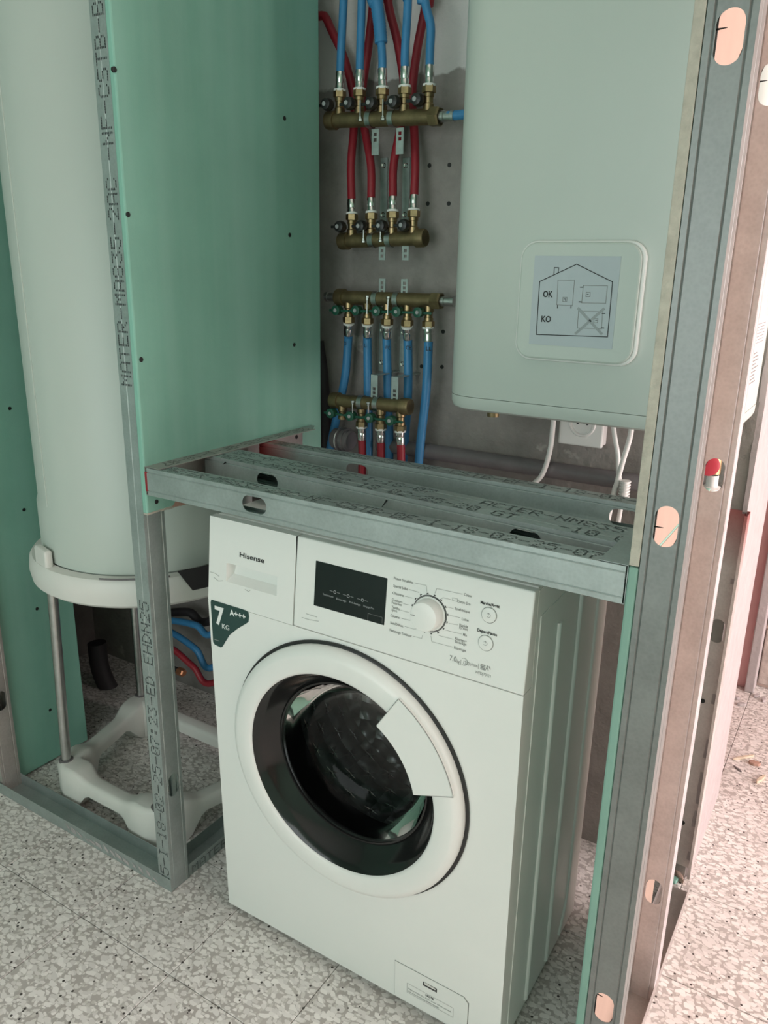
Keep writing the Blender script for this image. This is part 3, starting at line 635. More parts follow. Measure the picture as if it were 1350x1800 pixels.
b2 = [DC+N2*.0268+(X*math.cos(t)+E2*math.sin(t))*(r+(.0012 if i <= NI else 0)) for i, (t, r) in enumerate(pol)]
b.tube(b2[n_-1:]+b2[:NI+2], .0006, 6); b.build('handle_seam', 'grey_print', hd)
# energy sticker
sp = [pb(*k(*q)) for q in ((44, 652), (268, 722), (288, 735), (293, 765), (288, 800), (270, 812), (215, 845), (165, 885), (140, 925), (118, 962), (108, 968), (66, 948), (56, 930), (40, 668))]
sp = [Vector((max(q.x, WX0+.003), q.y, q.z)) for q in sp]
st = MB().prism(sp, N2*.0006).build('energy_sticker', 'sticker_green', wm)
def btxt(s, a_, wpx, size, parent, mt, bold=0, dz=0):
    p = pb(*a_); q = pb(a_[0]+wpx, a_[1]+wpx*.28); return text_mesh('lettering', s, p+E2*dz, X, E2, size, mt, parent, width=abs(q.x-p.x), lift=.0009, bold=bold)
btxt('7', k(74, 806), 16, .048, st, 'white_print', .03); btxt('KG', k(117, 840), 12.5, .0135, st, 'white_print', .01); btxt('A+++', k(166, 752), 28, .0155, st, 'white_print', .03)
b = MB(); p = pb(*k(66, 916)); b.quad(p+N2*.0009, X*.011, E2*.0016); b.build('fine_print', 'grey_print', st)
# drain filter flap
s_ = lambda x, y: (660+x/3.375, 1580+y/3.375)
fx0, fx1, fz0, fz1 = pb(*s_(118, 370)).x, pb(*s_(550, 640)).x, .022, .0985
MB().prism([Vector((x, yb(z), z))-N2*.0002 for x, z in ((fx0-.0008, fz0), (fx1+.0012, fz0), (fx1+.0012, fz1-.008), (fx1-.008, fz1+.0008), (fx0-.0008, fz1+.0008))], N2*.0006).build('flap_gap', 'grey_print', wm)
fp = MB().prism([Vector((x, yb(z), z)) for x, z in ((fx0, fz0), (fx1, fz0), (fx1, fz1-.009), (fx1-.009, fz1), (fx0, fz1))], N2*.0016).build('filter_flap', 'white_plastic', wm, bevel=.0005)
o_ = pb(*s_(285, 508)); MB().prism([o_+N2*.0015, o_+X*.027+N2*.0015, o_+X*.027+E2*.0085+N2*.0015, o_+E2*.0085+N2*.0015], N2*.0004).build('finger_slot', 'drum_dark', fp)
o_ = pb(*s_(290, 500)); MB().prism([o_+X*.002+N2*.0018, o_+X*.022+N2*.0018, o_+X*.024+E2*.003+N2*.0018, o_+E2*.0045+N2*.0018], N2*.0004).build('slot_latch', 'warm_white_plastic', fp)
n0, n1_ = pb(*s_(189, 548)), pb(*s_(462, 690)); b = MB(); wd, hg = .0905, .0205
for u_, v_, q in ((X*wd, E2*.0005, Vector()), (X*wd, E2*.0005, E2*hg), (X*.0005, E2*hg, Vector()), (X*.0005, E2*hg, X*wd)): b.quad(n0+q+N2*.0019, u_, v_)
b.build('note_frame', 'grey_print', fp)
text_mesh('lettering', 'NOTE', n0+X*wd/2+E2*.0145, X, E2, .006, 'black_print', fp, 'CENTER', .03, .0019, .016)
text_mesh('lettering', 'Please close the inner door when unused.', n0+X*.003+E2*.0085, X, E2, .0045, 'grey_print', fp, 'LEFT', .01, .0019, .084)
text_mesh('lettering', 'Risk of the door being children trapped', n0+X*.003+E2*.0025, X, E2, .0045, 'grey_print', fp, 'LEFT', .01, .0019, .06)
for x in (WX0+.05, WX1-.05):
    for y in (.99, 1.26): MB().lathe([(.02, 0), (.022, .004), (.014, .008), (.014, .02)], (x, y, 0), Z, 20, True).build('foot', 'black_plastic', wm, True)
# scuffs on the fascia and drawer
for pts in (((36, 470), (70, 480), (95, 500)), ((60, 505), (90, 530), (120, 528)), ((265, 585), (290, 600), (300, 590)), ((640, 770), (690, 785), (750, 795)), ((670, 745), (740, 768))):
    MB().tube([pw(*k(*q))+N1*.0001 for q in pts], .0006, 4).build('scuff', 'scuff_grey', wm)

# ------------------------------------------------------------------ cylinder heater on its stand
CX, CY, CRD = -1.36, 1.18, .2285
ch = thing('cylinder_water_heater', (CX, CY, .30), 'tall white cylindrical water heater in the left niche', 'water heater')
def cyl_z(px, py, r):                      # height at which a pixel ray meets a vertical cylinder round the heater axis
    d = ray(px, py); a = d.x**2+d.y**2; o = CAM-Vector((CX, CY, 0)); bq = o.x*d.x+o.y*d.y; c = o.x**2+o.y**2-r*r
    t = (-bq-math.sqrt(max(0, bq*bq-a*c)))/a; return CAM+d*t
zc_top = cyl_z(240, 1012, CRD).z; zc_bot = cyl_z(240, 1073, .26).z; zl = cyl_z(200, 905, CRD).z
tank = MB().lathe([(0, zc_top-.010), (CRD-.006, zc_top-.010), (CRD, zc_top), (CRD+.0035, zc_top+.004), (CRD+.0035, zl-.012), (CRD, zl), (CRD, 2.2), (CRD-.03, 2.26), (0, 2.29)], (CX, CY, 0), Z, 96).build('tank', 'heater_white', ch, True, ang=35)
# wide pressed seam down the left of the jacket
sa = [cyl_z(45+20*.0, 600, CRD)]
for px0 in (62,):
    p = cyl_z(62, 700, CRD); t = Vector((p.x-CX, p.y-CY, 0)).normalized()
    MB().obox((CX+t.x*(CRD+.0008), CY+t.y*(CRD+.0008), (zc_top+2.2)/2), Vector((-t.y, t.x, 0))*.0025, t*.0012, Z*(2.2-zc_top)/2).build('jacket_seam', 'heater_white', ch, bevel=.001)
p = cyl_z(77, 938, CRD); t = Vector((p.x-CX, p.y-CY, 0)).normalized(); b = MB(); u_ = Vector((-t.y, t.x, 0))
for i in range(5): b.quad(p+t*.001+Z*(i*.009-.02)-u_*.006, u_*.010*random.uniform(.5, 1), Z*.003)
b.build('rating_print', 'grey_print', tank)
stn = thing('heater_stand', (CX, CY, 0), 'white plastic floor stand with steel legs carrying the cylinder heater', 'stand')
col_ = MB().lathe([(.205, zc_bot+.015), (.248, zc_bot), (.258, zc_bot+.008), (.262, zc_bot+.03), (.2595, zc_top-.008), (.254, zc_top-.0005), (.2325, zc_top+.001), (.2325, zc_top-.0125), (.18, zc_top-.0125), (.18, zc_bot+.015), (.205, zc_bot+.015)], (CX, CY, 0), Z, 96).build('collar', 'warm_white_plastic', stn, True, ang=35)
p = cyl_z(66, 968, .255); t = Vector((p.x-CX, p.y-CY, 0)).normalized()
MB().obox((CX+t.x*.244, CY+t.y*.244, zc_top+.012), Vector((-t.y, t.x, 0))*.030, t*.0085, Z*.024).build('collar_lug', 'warm_white_plastic', stn, bevel=.006, seg=3)
p1, p2 = cyl_z(312, 1012, .259), cyl_z(380, 1030, .259); a0 = math.atan2(p1.y-CY, p1.x-CX); a1 = math.atan2(p2.y-CY, p2.x-CX); b = MB(); v_ = []; n_ = 12
zt_ = (p1.z+.012)
for i in range(n_+1):
    t = a0+(a1-a0)*i/n_; dep = min(1, i/4)*.046; v_ += [(CX+.2635*math.cos(t), CY+.2635*math.sin(t), zt_), (CX+.2635*math.cos(t), CY+.2635*math.sin(t), zt_-dep-.002)]
b.add(v_, [(2*i, 2*i+2, 2*i+3, 2*i+1) for i in range(n_)]); b.build('grip_recess_shade', 'dark_rubber', stn, solid=.001)  # dark sheet on the collar, standing in for shade inside the grip
p1, p2 = cyl_z(175, 1016, .259), cyl_z(240, 1016, .259); b = MB(); v_ = []
a0 = math.atan2(p1.y-CY, p1.x-CX); a1 = math.atan2(p2.y-CY, p2.x-CX)+.25
for i in range(n_+1):
    t = a0+(a1-a0)*i/n_; v_ += [(CX+.262*math.cos(t), CY+.262*math.sin(t), p1.z+.001), (CX+.262*math.cos(t), CY+.262*math.sin(t), p1.z-.003)]
b.add(v_, [(2*i, 2*i+2, 2*i+3, 2*i+1) for i in range(n_)]); b.build('collar_step', 'grey_pvc', stn, solid=.001)
LEG = [Vector((-1.519, 1.006, 0)), Vector((-1.20, 1.006, 0)), Vector((-1.115, 1.315, 0)), Vector((-1.605, 1.315, 0))]
cen = sum(LEG, Vector())/4
# moulded base ring: flat rim that arches down to a foot at each corner
per = []
for i in range(4):
    p, nx, pv = LEG[i], LEG[(i+1) % 4], LEG[i-1]; a_, b_ = (pv-p).normalized(), (nx-p).normalized(); nin, nout = (p-pv).normalized(), b_
    c0, c1 = p+a_*.05, p+b_*.05
    for k2 in range(5): t = k2/4; per.append(((1-t)**2*c0+2*t*(1-t)*(p-(a_+b_)*.012)+t*t*c1, 1.0))
    e_ = nx-b_*.05; ln_ = (e_-c1).length
    for k2 in range(1, 16):
        t = k2/16; dd = min(t, 1-t)*ln_; per.append((c1.lerp(e_, t), max(0, 1-dd/.055)))
b = MB(); vs = []; n_ = len(per)
for i, (p, wgt) in enumerate(per):
    tg = (per[(i+1) % n_][0]-per[i-1][0]).normalized(); o_ = Vector((tg.y, -tg.x, 0)); sm = wgt*wgt*(3-2*wgt)
    zt = .082+.018*sm; zb = .050*(1-sm)**1.0; wo, wi = .024+.005*sm, .019+.013*sm
    for d, zz in ((wo, zb), (wo, zt-.010), (wo-.007, zt-.001), (wo-.012, zt), (-wi+.010, zt), (-wi+.003, zt-.003), (-wi, zt-.012), (-wi-.002*sm, zb)): vs.append(p+o_*d+Z*zz)
b.add(vs, [(i*8+q, ((i+1) % n_)*8+q, ((i+1) % n_)*8+(q+1) % 8, i*8+(q+1) % 8) for i in range(n_) for q in range(8)])
b.build('base_ring', 'warm_white_plastic', stn, True, ang=50)
for i, p in enumerate(LEG):
    MB().cyl((p.x, p.y, .09), (p.x+(cen.x-p.x)*.06, p.y+(cen.y-p.y)*.06, zc_bot+.012), .0115, 20).build('leg', 'steel', stn, True)
    MB().lathe([(.0165, -.008), (.0165, .0012), (.0118, .0022)], (p.x, p.y, .1), Z, 20).build('leg_socket', 'grey_pvc', stn, True)

# ------------------------------------------------------------------ flat wall-hung water heater
HX0, HX1, HY0, HY1, HZ0 = -.676, -.178, 1.276, 1.545, 1.012
def rrect(x0, x1, y0, y1, rf, rb, n=10):
    pts = []
    for cx, cy, r, a0 in ((x0+rf, y0+rf, rf, math.pi), (x1-rf, y0+rf, rf, 1.5*math.pi), (x1-rb, y1-rb, rb, 0), (x0+rb, y1-rb, rb, .5*math.pi)):
        pts += [(cx+r*math.cos(a0+.5*math.pi*i/n), cy+r*math.sin(a0+.5*math.pi*i/n)) for i in range(n+1)]
    return pts
def loft(levels, name, mt, parent):
    b = MB(); n = None; vs = []
    for z, ins, rf in levels:
        pts = rrect(HX0+ins, HX1-ins, HY0+ins, HY1-.002, rf, .015); n = len(pts); vs += [(x, y, z) for x, y in pts]
    fs = [(l*n+i, l*n+(i+1) % n, (l+1)*n+(i+1) % n, (l+1)*n+i) for l in range(len(levels)-1) for i in range(n)]
    fs += [tuple(range(n))[::-1], tuple((len(levels)-1)*n+i for i in range(n))]
    b.add(vs, fs); return b.build(name, mt, parent, True, ang=32)
fh = thing('flat_water_heater', (-.427, 1.41, HZ0), 'white flat wall-hung water heater with a square warning-sticker plate', 'water heater')
loft([(HZ0, .012, .055), (HZ0+.004, .004, .062), (HZ0+.012, .0005, .065), (HZ0+.0252, .0, .065)], 'bottom_cap', 'heater_white', fh)
loft([(HZ0+.026, .0004, .065), (HZ0+.028, 0, .065), (2.10, 0, .065), (2.115, .01, .06)], 'casing', 'heater_white', fh)
def plate(x0, x1, z0, z1, r, y0, y1, name, mt, parent, bev=.002):
    pts = []
    for cx, cz, a0 in ((x0+r, z0+r, math.pi), (x1-r, z0+r, 1.5*math.pi), (x1-r, z1-r, 0), (x0+r, z1-r, .5*math.pi)):
        pts += [(cx+r*math.cos(a0+.5*math.pi*i/8), y1, cz+r*math.sin(a0+.5*math.pi*i/8)) for i in range(9)]
    return MB().prism(pts, (0, y0-y1, 0)).build(name, mt, parent, bevel=bev, smooth=False)
plate(-.531, -.328, 1.113, 1.302, .028, 1.266, 1.277, 'plate_rim', 'white_plastic', fh, .003)
cp = plate(-.527, -.333, 1.1165, 1.299, .026, 1.259, 1.2655, 'control_cover', 'heater_white', fh, .003)
mat('sticker_grey', (.50, .55, .58), .5, var=.02)
sq = plate(-.503, -.364, 1.1395, 1.2785, .001, 1.2582, 1.2592, 'warning_sticker', 'sticker_grey', cp, 0)
SY = 1.2578
def sl(pts, t=.0010, mt='black_print', parent=sq, close=False):
    P = [on(x, y, 1, SY) for x, y in pts]; b = MB()
    if close: P.append(P[0])
    for p, q in zip(P, P[1:]):
        d = (q-p).normalized(); nn = Vector((-d.z, 0, d.x))*t/2; b.add([p-nn-d*t/2, q-nn+d*t/2, q+nn+d*t/2, p+nn-d*t/2], [(0, 1, 2, 3)])
    return b.build('pictogram_line', mt, parent)
z8 = lambda *L: [(770+x/3.375, 380+y/3.375) for x, y in L]
sl(z8((583, 702), (602, 388), (823, 285), (1035, 390), (1005, 716)), .0013, close=True)
sl(z8((687, 346), (690, 305), (716, 306), (713, 335)), .0010)
sl(z8((711, 380), (809, 381), (797, 530), (704, 526)), .0007, 'grey_print', close=True); sl(z8((709, 530), (708, 545)), .0013); sl(z8((789, 530), (788, 545)), .0013)
sl(z8((741, 482), (765, 482), (763, 506), (739, 506)), .0008, 'grey_print', close=True); sl(z8((748, 492), (757, 492), (756, 501)), .0008)
sl(z8((861, 411), (1005, 413), (994, 517), (852, 515)), .0008, 'grey_print', close=True); sl(z8((845, 421), (860, 421)), .0015); sl(z8((836, 508), (852, 509)), .0015)
sl(z8((879, 452), (903, 452), (901, 477), (877, 477)), .0008, 'grey_print', close=True); sl(z8((884, 464), (892, 464)), .0008)
sl(z8((833, 564), (976, 566), (969, 668), (826, 664)), .0008, 'grey_print', close=True); sl(z8((974, 577), (990, 577)), .0014); sl(z8((968, 663), (983, 664)), .0014)
sl(z8((926, 607), (948, 607), (945, 632), (923, 632)), .0008, 'grey_print', close=True); sl(z8((934, 618), (943, 618)), .0008)
mat('cross_grey', (.33, .36, .37), .5); SY = 1.2576
sl(z8((833, 550), (968, 696)), .0040, 'cross_grey'); sl(z8((980, 552), (818, 694)), .0040, 'cross_grey')
for s, q in (('OK', (622, 479)), ('KO', (611, 626))):
    p = on(*z8(q)[0], 1, SY); text_mesh('lettering', s, p, X, Z, .0135, 'black_print', sq, bold=.025, width=.0165, lift=0)
# rating label on the right flank
b = MB(); rl = None
lab = MB().box(HX1+.0002, HX1+.0006, 1.37, 1.50, 1.075, 1.19).build('rating_label', 'white_print', fh)
b = MB()
for i in range(9): b.quad((HX1+.0009, 1.385, 1.085+.006*i), (0, random.uniform(.05, .1), 0), (0, 0, .0028))
for i in range(7): b.quad((HX1+.0009, 1.385, 1.150+.005*i), (0, .1, 0), (0, 0, .0015))
b.build('lettering', 'grey_print', lab)
MB().cyl((-.587, 1.32, 1.0), (-.587, 1.32, HZ0+.004), .011, 18).build('drain_plug', 'dark_brass', fh, True)
for x in (-.5, -.3): pass
for x in (-.60, -.205): MB().cyl((x, 1.46, .985), (x, 1.46, HZ0+.004), .0105, 18).build('connection_stub', 'brass', fh, True)

# safety valve seen through the second stud
vp = on(1251, 822, 1, 1.42)
sv = thing('safety_valve', (vp.x, 1.42, vp.z-.06), 'brass safety valve with red knob and white cup behind the second stud', 'valve')
nv = (CAM-vp).normalized()
MB().lathe([(.006, -.02), (.017, -.008), (.0185, .0), (.0175, .007), (.012, .009), (0, .0095)], vp+Vector((-.004, -.012, .006)), (.35, -.9, .1), 24).build('red_cap', 'red_knob', sv, True)
MB().cyl(vp+Vector((.0, .012, .03)), vp+Vector((.0, .012, -.012)), .0135, 20).build('valve_body', 'brass', sv, True)
MB().lathe([(.010, -.015), (.010, -.035), (.019, -.037), (.019, -.06), (.008, -.065)], vp+Vector((.002, .012, 0)), Z, 24).build('white_cup', 'white_plastic', sv, True)
MB().cyl(vp+Vector((.0, .012, .025)), vp+Vector((.006, .05, .06)), .010, 16).build('inlet_pipe', 'brass', sv, True)

# ------------------------------------------------------------------ manifolds, pipes and brackets
Q = lambda y: (lambda a, b_: on(a, b_, 1, y))
def pipe(mtname, pts, r, label, end=None, n=7, sl_=.026):
    t = thing('%s_pipe' % mtname, pts[0], label, 'pipe', '%s plumbing pipes' % mtname)
    if end: pts = [Vector(end[0])+Vector(end[1]).normalized()*sl_]+list(pts[1:])
    MB().tube(spline(pts, n), r, 12).build('tube', 'pipe_'+mtname, t, True)
    if end:
        a, d = Vector(end[0]), Vector(end[1]).normalized()
        q_ = r+.0008; MB().lathe([(q_, 0), (q_, sl_*.3), (q_-.0006, sl_*.36), (q_, sl_*.42), (q_, sl_*.95), (q_-.0006, sl_+.001)], a, d, 20, True).build('crimp_sleeve', 'chrome', t, True)
        MB().lathe([(.0075, -.0042), (.0125, -.004), (.0125, 0), (.009, .001)], a, d, 22).build('stop_ring', 'white_plastic', t, True)
    return t
def manifold(label, yv, e0, e1, outs, up, knobs, kcol, capL, capR, kstyle):
    P = Q(yv); a, b_ = P(*e0), P(*e1); d = (b_-a).normalized(); ln = (b_-a).length; cz = Z*(1 if up else -1)
    t = thing('brass_manifold', (a+b_)/2, label, 'manifold', 'brass pipe manifolds'); r = .0148
    MB().lathe([(r, 0), (r, ln)], a, d, 28, True, True).build('bar', 'dark_brass', t, True)
    for p, dd, kind in ((a, -d, capL), (b_, d, capR)):
        MB().lathe([(r, -.022), (r+.0035, -.021), (r+.0035, -.004), (r+.002, 0)], p, dd, 6 if kind == 'nut' else 28, False, True).build('end_cap', 'dark_brass', t, kind != 'nut')
        if kind == 'nut' or kind == 'stub':
            MB().lathe([(.0105, 0), (.0105, .008), (.009, .009), (.009, .022), (.0105, .023), (.0105, .03)], p, dd, 20, False, True).build('tail_fitting', 'steel', t, True)
    res = []
    for i, o in enumerate(outs):
        x, y, full = o if len(o) == 3 else (*o, True)
        p = P(x, y); c = a+d*((p-a).dot(d)); base = c+cz*.010
        ot = MB().lathe([(.0105, 0), (.0105, .012), (.0085, .014), (.0085, .024), (.0100, .0245), (.0100, .031)], base, cz, 20, False, not full).build('outlet', 'brass', t, True)
        if full:
            MB().lathe([(.0095, .031), (.0132, .032), (.0132, .044), (.0105, .046)], base, cz, 6, False, True).build('union_nut', 'brass', ot)
        kc = P(*knobs[i]) if i < len(knobs) else c+cz*.02; kc = Vector((kc.x, yv-.0215, kc.z))
        if kstyle == 'black':
            kb = MB().lathe([(.009, -.016), (.0115, -.012), (.0125, -.004), (.0105, .004), (.006, .0055), (0, .006)], kc, -Y, 24).build('valve_knob', 'black_plastic', t, True)
            MB().obox(kc+Vector((-.016, .008, 0)), X*.010, Y*.003, Z*.0028).build('knob_wing', 'black_plastic', kb, bevel=.001)
            MB().lathe([(.0045, .0062), (.004, .0072), (0, .0074)], kc-X*.0015, -Y, 16).build('knob_badge', 'pale_print', kb)
        else:
            kb = MB().lathe([(.009, -.016), (.0105, -.010), (.0105, .002), (.006, .003), (0, .0032)], kc, -Y, 24).build('valve_knob', 'valve_green', t, True)
            MB().obox(kc+Vector((.004, .006, -.001)), X*.026, Y*.0012, Z*.0026).build('lever', 'valve_green', kb, bevel=.001)
            MB().lathe([(.0042, .0033), (.0036, .0046), (0, .005)], kc, -Y, 16).build('knob_badge', 'pale_print', kb)
        res.append((base+cz*.047, cz))
    for k2 in (.40, .60):                   # hose-clamp style rings round the bar
        c = a+d*ln*k2; MB().lathe([(r+.0005, -.006), (r+.0022, -.006), (r+.0022, .006), (r+.0005, .006)], c, d, 28).build('clamp_band', 'steel', t, True)
        q = c+Vector((-.012, -.020, 0)); MB().cyl(q-cz*.004, q+cz*.032, .0017, 10).build('clamp_bolt', 'steel', t, True)
        MB().lathe([(.0045, -.004), (.0045, .0), (.0032, .001), (.0032, .004)], q-cz*.002, cz, 6, True, True).build('bolt_head', 'steel', t)
    return t, res
y1, y2, y3, y4 = 1.465, 1.495, 1.495, 1.455
g1 = lambda *L: [(540+x/3.75, y/3.75) for x, y in L]
g2 = lambda *L: [(540+x/3.914, 440+y/3.914) for x, y in L]
m1, o1 = manifold('topmost brass manifold with five black valve knobs', y1, g1((135, 795))[0], g1((880, 768))[0], g1((218, 690), (348, 680), (497, 680), (645, 670), (805, 660)), True,
                  g1((165, 698), (310, 692), (455, 690), (603, 682), (757, 668)), 'black', 'cap', 'nut', 'black')
m2, o2 = manifold('second brass manifold from the top, four black knobs and red pipes', y2, g1((220, 1590))[0], g1((780, 1568))[0], g1((292, 1490), (420, 1490), (560, 1490), (698, 1480)), True,
                  g1((248, 1497), (385, 1494), (518, 1492), (665, 1488)), 'black', 'cap', 'cap', 'black')
m3, o3 = manifold('third brass manifold from the top, green valves and five blue pipes', y3, g2((205, 322))[0], g2((925, 350))[0], g2((286, 440), (416, 450), (552, 450), (690, 460), (835, 470)), False,
                  g2((235, 410), (370, 412), (512, 416), (650, 420), (795, 425)), 'green', 'stub', 'nut', 'green')
m4, o4 = manifold('lowest brass manifold with green valves and short red pipes', y4, g2((170, 1030))[0], g2((710, 1078))[0], [(*g2((245, 1150))[0], False), *g2((378, 1170), (510, 1180), (645, 1200))], False,
                  g2((197, 1113), (330, 1132), (462, 1145), (603, 1163)), 'green', 'cap', 'cap', 'green')
PR = .0083
def P3(y, *L): return [on(a, b_, 1, y) for a, b_ in L]
lab1 = ['leftmost', 'second', 'third, half-sheathed,', 'fourth', 'rightmost']
top = [((599, 100), (604, 0), (607, -90)), ((633, 100), (636, 0), (637, -90)), ((672, 100), (668, 40), (663, -90)), ((712, 90), (717, 0), (717, -90)), ((756, 85), (757, 45), (747, 0), (741, -90))]
for i in range(5):
    st_, cz = o1[i]; pts = [st_+cz*.006]+P3(y1, *top[i]); pts[0] = st_+cz*.003
    end = Vector((pts[-1].x, pts[-1].y+.02, CE)); pts.append(end)
    t = pipe('blue', pts, PR, '%s blue pipe rising from the topmost manifold' % lab1[i], (st_, pts[1]-pts[0]), sl_=.031)
    if i == 2:
        sp_ = spline(P3(y1, (670, 76), (667, 40), (662, 0), (656, -90))+[end], 14); b = MB(); b.tube(sp_, [.0118+(.0011 if k2 % 2 else 0) for k2 in range(len(sp_))], 14); b.build('corrugated_sheath', 'pipe_blue', t, True, ang=80)
rd = [((617, 290), (622, 225), (622, 175), (606, 105), (575, 35), (540, -60)), ((652, 290), (641, 225), (636, 170), (648, 80), (656, 0), (657, -80)), ((692, 290), (704, 225), (712, 170), (700, 80), (682, 0), (686, -80)), ((730, 290), (728, 225), (724, 170), (733, 90), (748, 10), (760, -80))]
for i in range(4):
    st_, cz = o2[i]; pp = P3(1.520, *rd[i]); pp[0] = on(*rd[i][0], 1, 1.505); pts = [st_+cz*.003]+pp
    pts.append(Vector((pts[-1].x-(.05 if i == 0 else 0), pts[-1].y, CE)))
    pipe('red', pts, .0088, '%s red pipe rising from the second manifold' % ['leftmost', 'second', 'third', 'rightmost'][i], (st_, pts[1]-pts[0]))
# blue pipes falling from the third manifold pass behind the lowest one, then bend away behind the machine
dn = [((612, 600), (607, 660), (595, 720), (580, 790)), ((646, 600), (647, 700), (648, 800)), ((680, 600), (682, 700), (684, 810)), ((717, 600), (717, 690), (709, 810)), ((753, 605), (749, 690), (736, 815))]
lowx = [-1.13, -.99, -.95, -.91, -.87]
for i in range(5):
    st_, cz = o3[i]; pts = [st_+cz*.003]+P3(1.506, *dn[i])
    if i == 4: pts = [st_+cz*.003]+P3(1.495, *dn[i])
    pts += [Vector((pts[-1].x-.005, 1.5, .62)), Vector((pts[-1].x-.02, 1.49, .42)), Vector((pts[-1].x-.03, 1.49, .06))]
    if i < 2:                               # two of them swing left behind the stud
        low = [((376, 1112), (345, 1099), (305, 1091), (268, 1092)), ((376, 1172), (345, 1142), (312, 1118), (275, 1098))][i]
        low = [on(x, y, 1, 1.44+.012*i) for x, y in low]; pts = pts[:-3]; e_ = pts[-1]; pts += [e_+Vector((-.004, -.012, -.10)), e_.lerp(low[0], .62)+Vector((.03, 0, -.01))]+low
    tb = pipe('blue', pts, .0098, '%s blue pipe hanging from the third manifold' % ['leftmost', 'second', 'middle', 'fourth', 'rightmost'][i], (st_, pts[1]-pts[0]))
    lt = (('D', 0), ('L', 0), ('WC', 0), ('CE', 0), ('LL', 0))[i][0]
    c = on(*g2(((268, 655), (408, 668), (550, 682), (695, 683), (834, 690))[i])[0], 1, 1.4880 if i < 4 else 1.4846)
    text_mesh('marker_letters', lt, c-X*.006, X, Z, .012, 'black_print', tb, width=.006 if len(lt) == 1 else .013, lift=0, bold=.01)
for i, lt in ((0, 'C'), (1, 'C'), (4, 'L')):
    pass
sh = [((637, 800), (637, 860)), ((670, 800), (671, 860)), ((705, 800), (705, 860))]
for i in range(3):
    st_, cz = o4[i+1]; pts = [st_+cz*.003]+P3(1.455, *sh[i]); pts += [Vector((pts[-1].x, 1.45, .55)), Vector((pts[-1].x-.01, 1.45, .3)), Vector((pts[-1].x-.02, 1.45, .06))]
    if i == 0: low = [on(x, y, 1, 1.40) for x, y in ((376, 1200), (340, 1172), (305, 1142), (270, 1125))]; pts = pts[:-3]; e_ = pts[-1]; pts += [e_+Vector((.02, -.01, -.12)), e_.lerp(low[0], .62)+Vector((.06, 0, -.02))]+low
    pipe('red', pts, .0092, '%s short red pipe under the lowest manifold' % ['left', 'middle', 'right'][i], (st_, pts[1]-pts[0]))
# perforated zinc brackets
def bracket(label, tabs, strips):
    t = thing('wall_bracket', strips[0][0] if strips else tabs[0][0], label, 'bracket', 'perforated pipe brackets')
    for c, hw, hh, holes in tabs:
        b = MB(); n = len(holes); c = Vector(c); zs_ = sorted(holes); cut = []
        b.box(c.x-hw, c.x-hw*.42, c.y-.001, c.y+.001, c.z-hh, c.z+hh); b.box(c.x+hw*.42, c.x+hw, c.y-.001, c.y+.001, c.z-hh, c.z+hh)
        prev = c.z-hh
        for hz in zs_: b.box(c.x-hw*.42, c.x+hw*.42, c.y-.001, c.y+.001, prev, c.z+hz-.0032); prev = c.z+hz+.0032
        b.box(c.x-hw*.42, c.x+hw*.42, c.y-.001, c.y+.001, prev, c.z+hh); b.build('perforated_tab', 'zinc_plate', t)
        if abs(c.y-(y4-.002)) < 1e-4: MB().box(c.x-hw, c.x+hw, c.y, WY, c.z-hh if c.z > 1.25 else c.z+hh-.002, (c.z-hh+.002) if c.z > 1.25 else c.z+hh).build('tab_return', 'zinc_plate', t)
    for p, q in strips:
        p, q = Vector(p), Vector(q); b = MB(); b.box(p.x-.0085, p.x+.0085, WY-.004, WY-.0005, q.z, p.z); st_ = b.build('wall_strip', 'zinc_plate', t)
        for zz in (p.z-.015, q.z+.02): MB().lathe([(.0035, 0), (.0055, .0012), (.0055, 0)], (p.x, WY-.0042, zz), -Y, 16).build('strip_eyelet', 'chrome', st_, True)
    return t
def tb(x, y, yv, hw, hh, holes): return (on(x, y, 1, yv), hw, hh, holes)
bracket('left perforated bracket under the topmost manifold', [tb(660, 250, y1-.002, .0085, .024, (.014, .004))], [(on(677, 278, 1, WY), on(677, 395, 1, WY))])
bracket('right perforated bracket under the topmost manifold', [tb(703, 248, y1-.002, .0085, .024, (.014, .004))], [(on(716, 278, 1, WY), on(716, 395, 1, WY))])
bracket('left perforated tab below the second manifold', [tb(672, 445, y2-.002, .0080, .014, (.005, -.006))], [])
bracket('right perforated tab below the second manifold', [tb(713, 445, y2-.002, .0080, .014, (.005, -.006))], [])
bracket('left perforated tab above the third manifold', [tb(672, 505, y3-.002, .0080, .018, (.009, 0, -.009))], [(on(674, 568, 1, WY), on(674, 652, 1, WY))])
bracket('right perforated tab above the third manifold', [tb(711, 506, y3-.002, .0080, .018, (.009, 0, -.009))], [(on(711, 572, 1, WY), on(711, 655, 1, WY))])
bracket('left perforated bracket above the lowest manifold', [tb(658, 680, y4-.002, .0085, .026, (-.004, -.013, -.022))], [])
bracket('right perforated bracket above the lowest manifold', [tb(694, 684, y4-.002, .0085, .026, (-.004, -.013, -.022))], [])
for i, (x, y) in enumerate(((790, 290), (755, 291), (752, 358), (789, 358), (741, 644), (777, 645), (779, 583))):
    MB().lathe([(0, .0006), (.0045, .0006), (.0045, -.002)], on(x, y, 1, WY), -Y, 12).build('drill_hole', 'screw_black', wb)
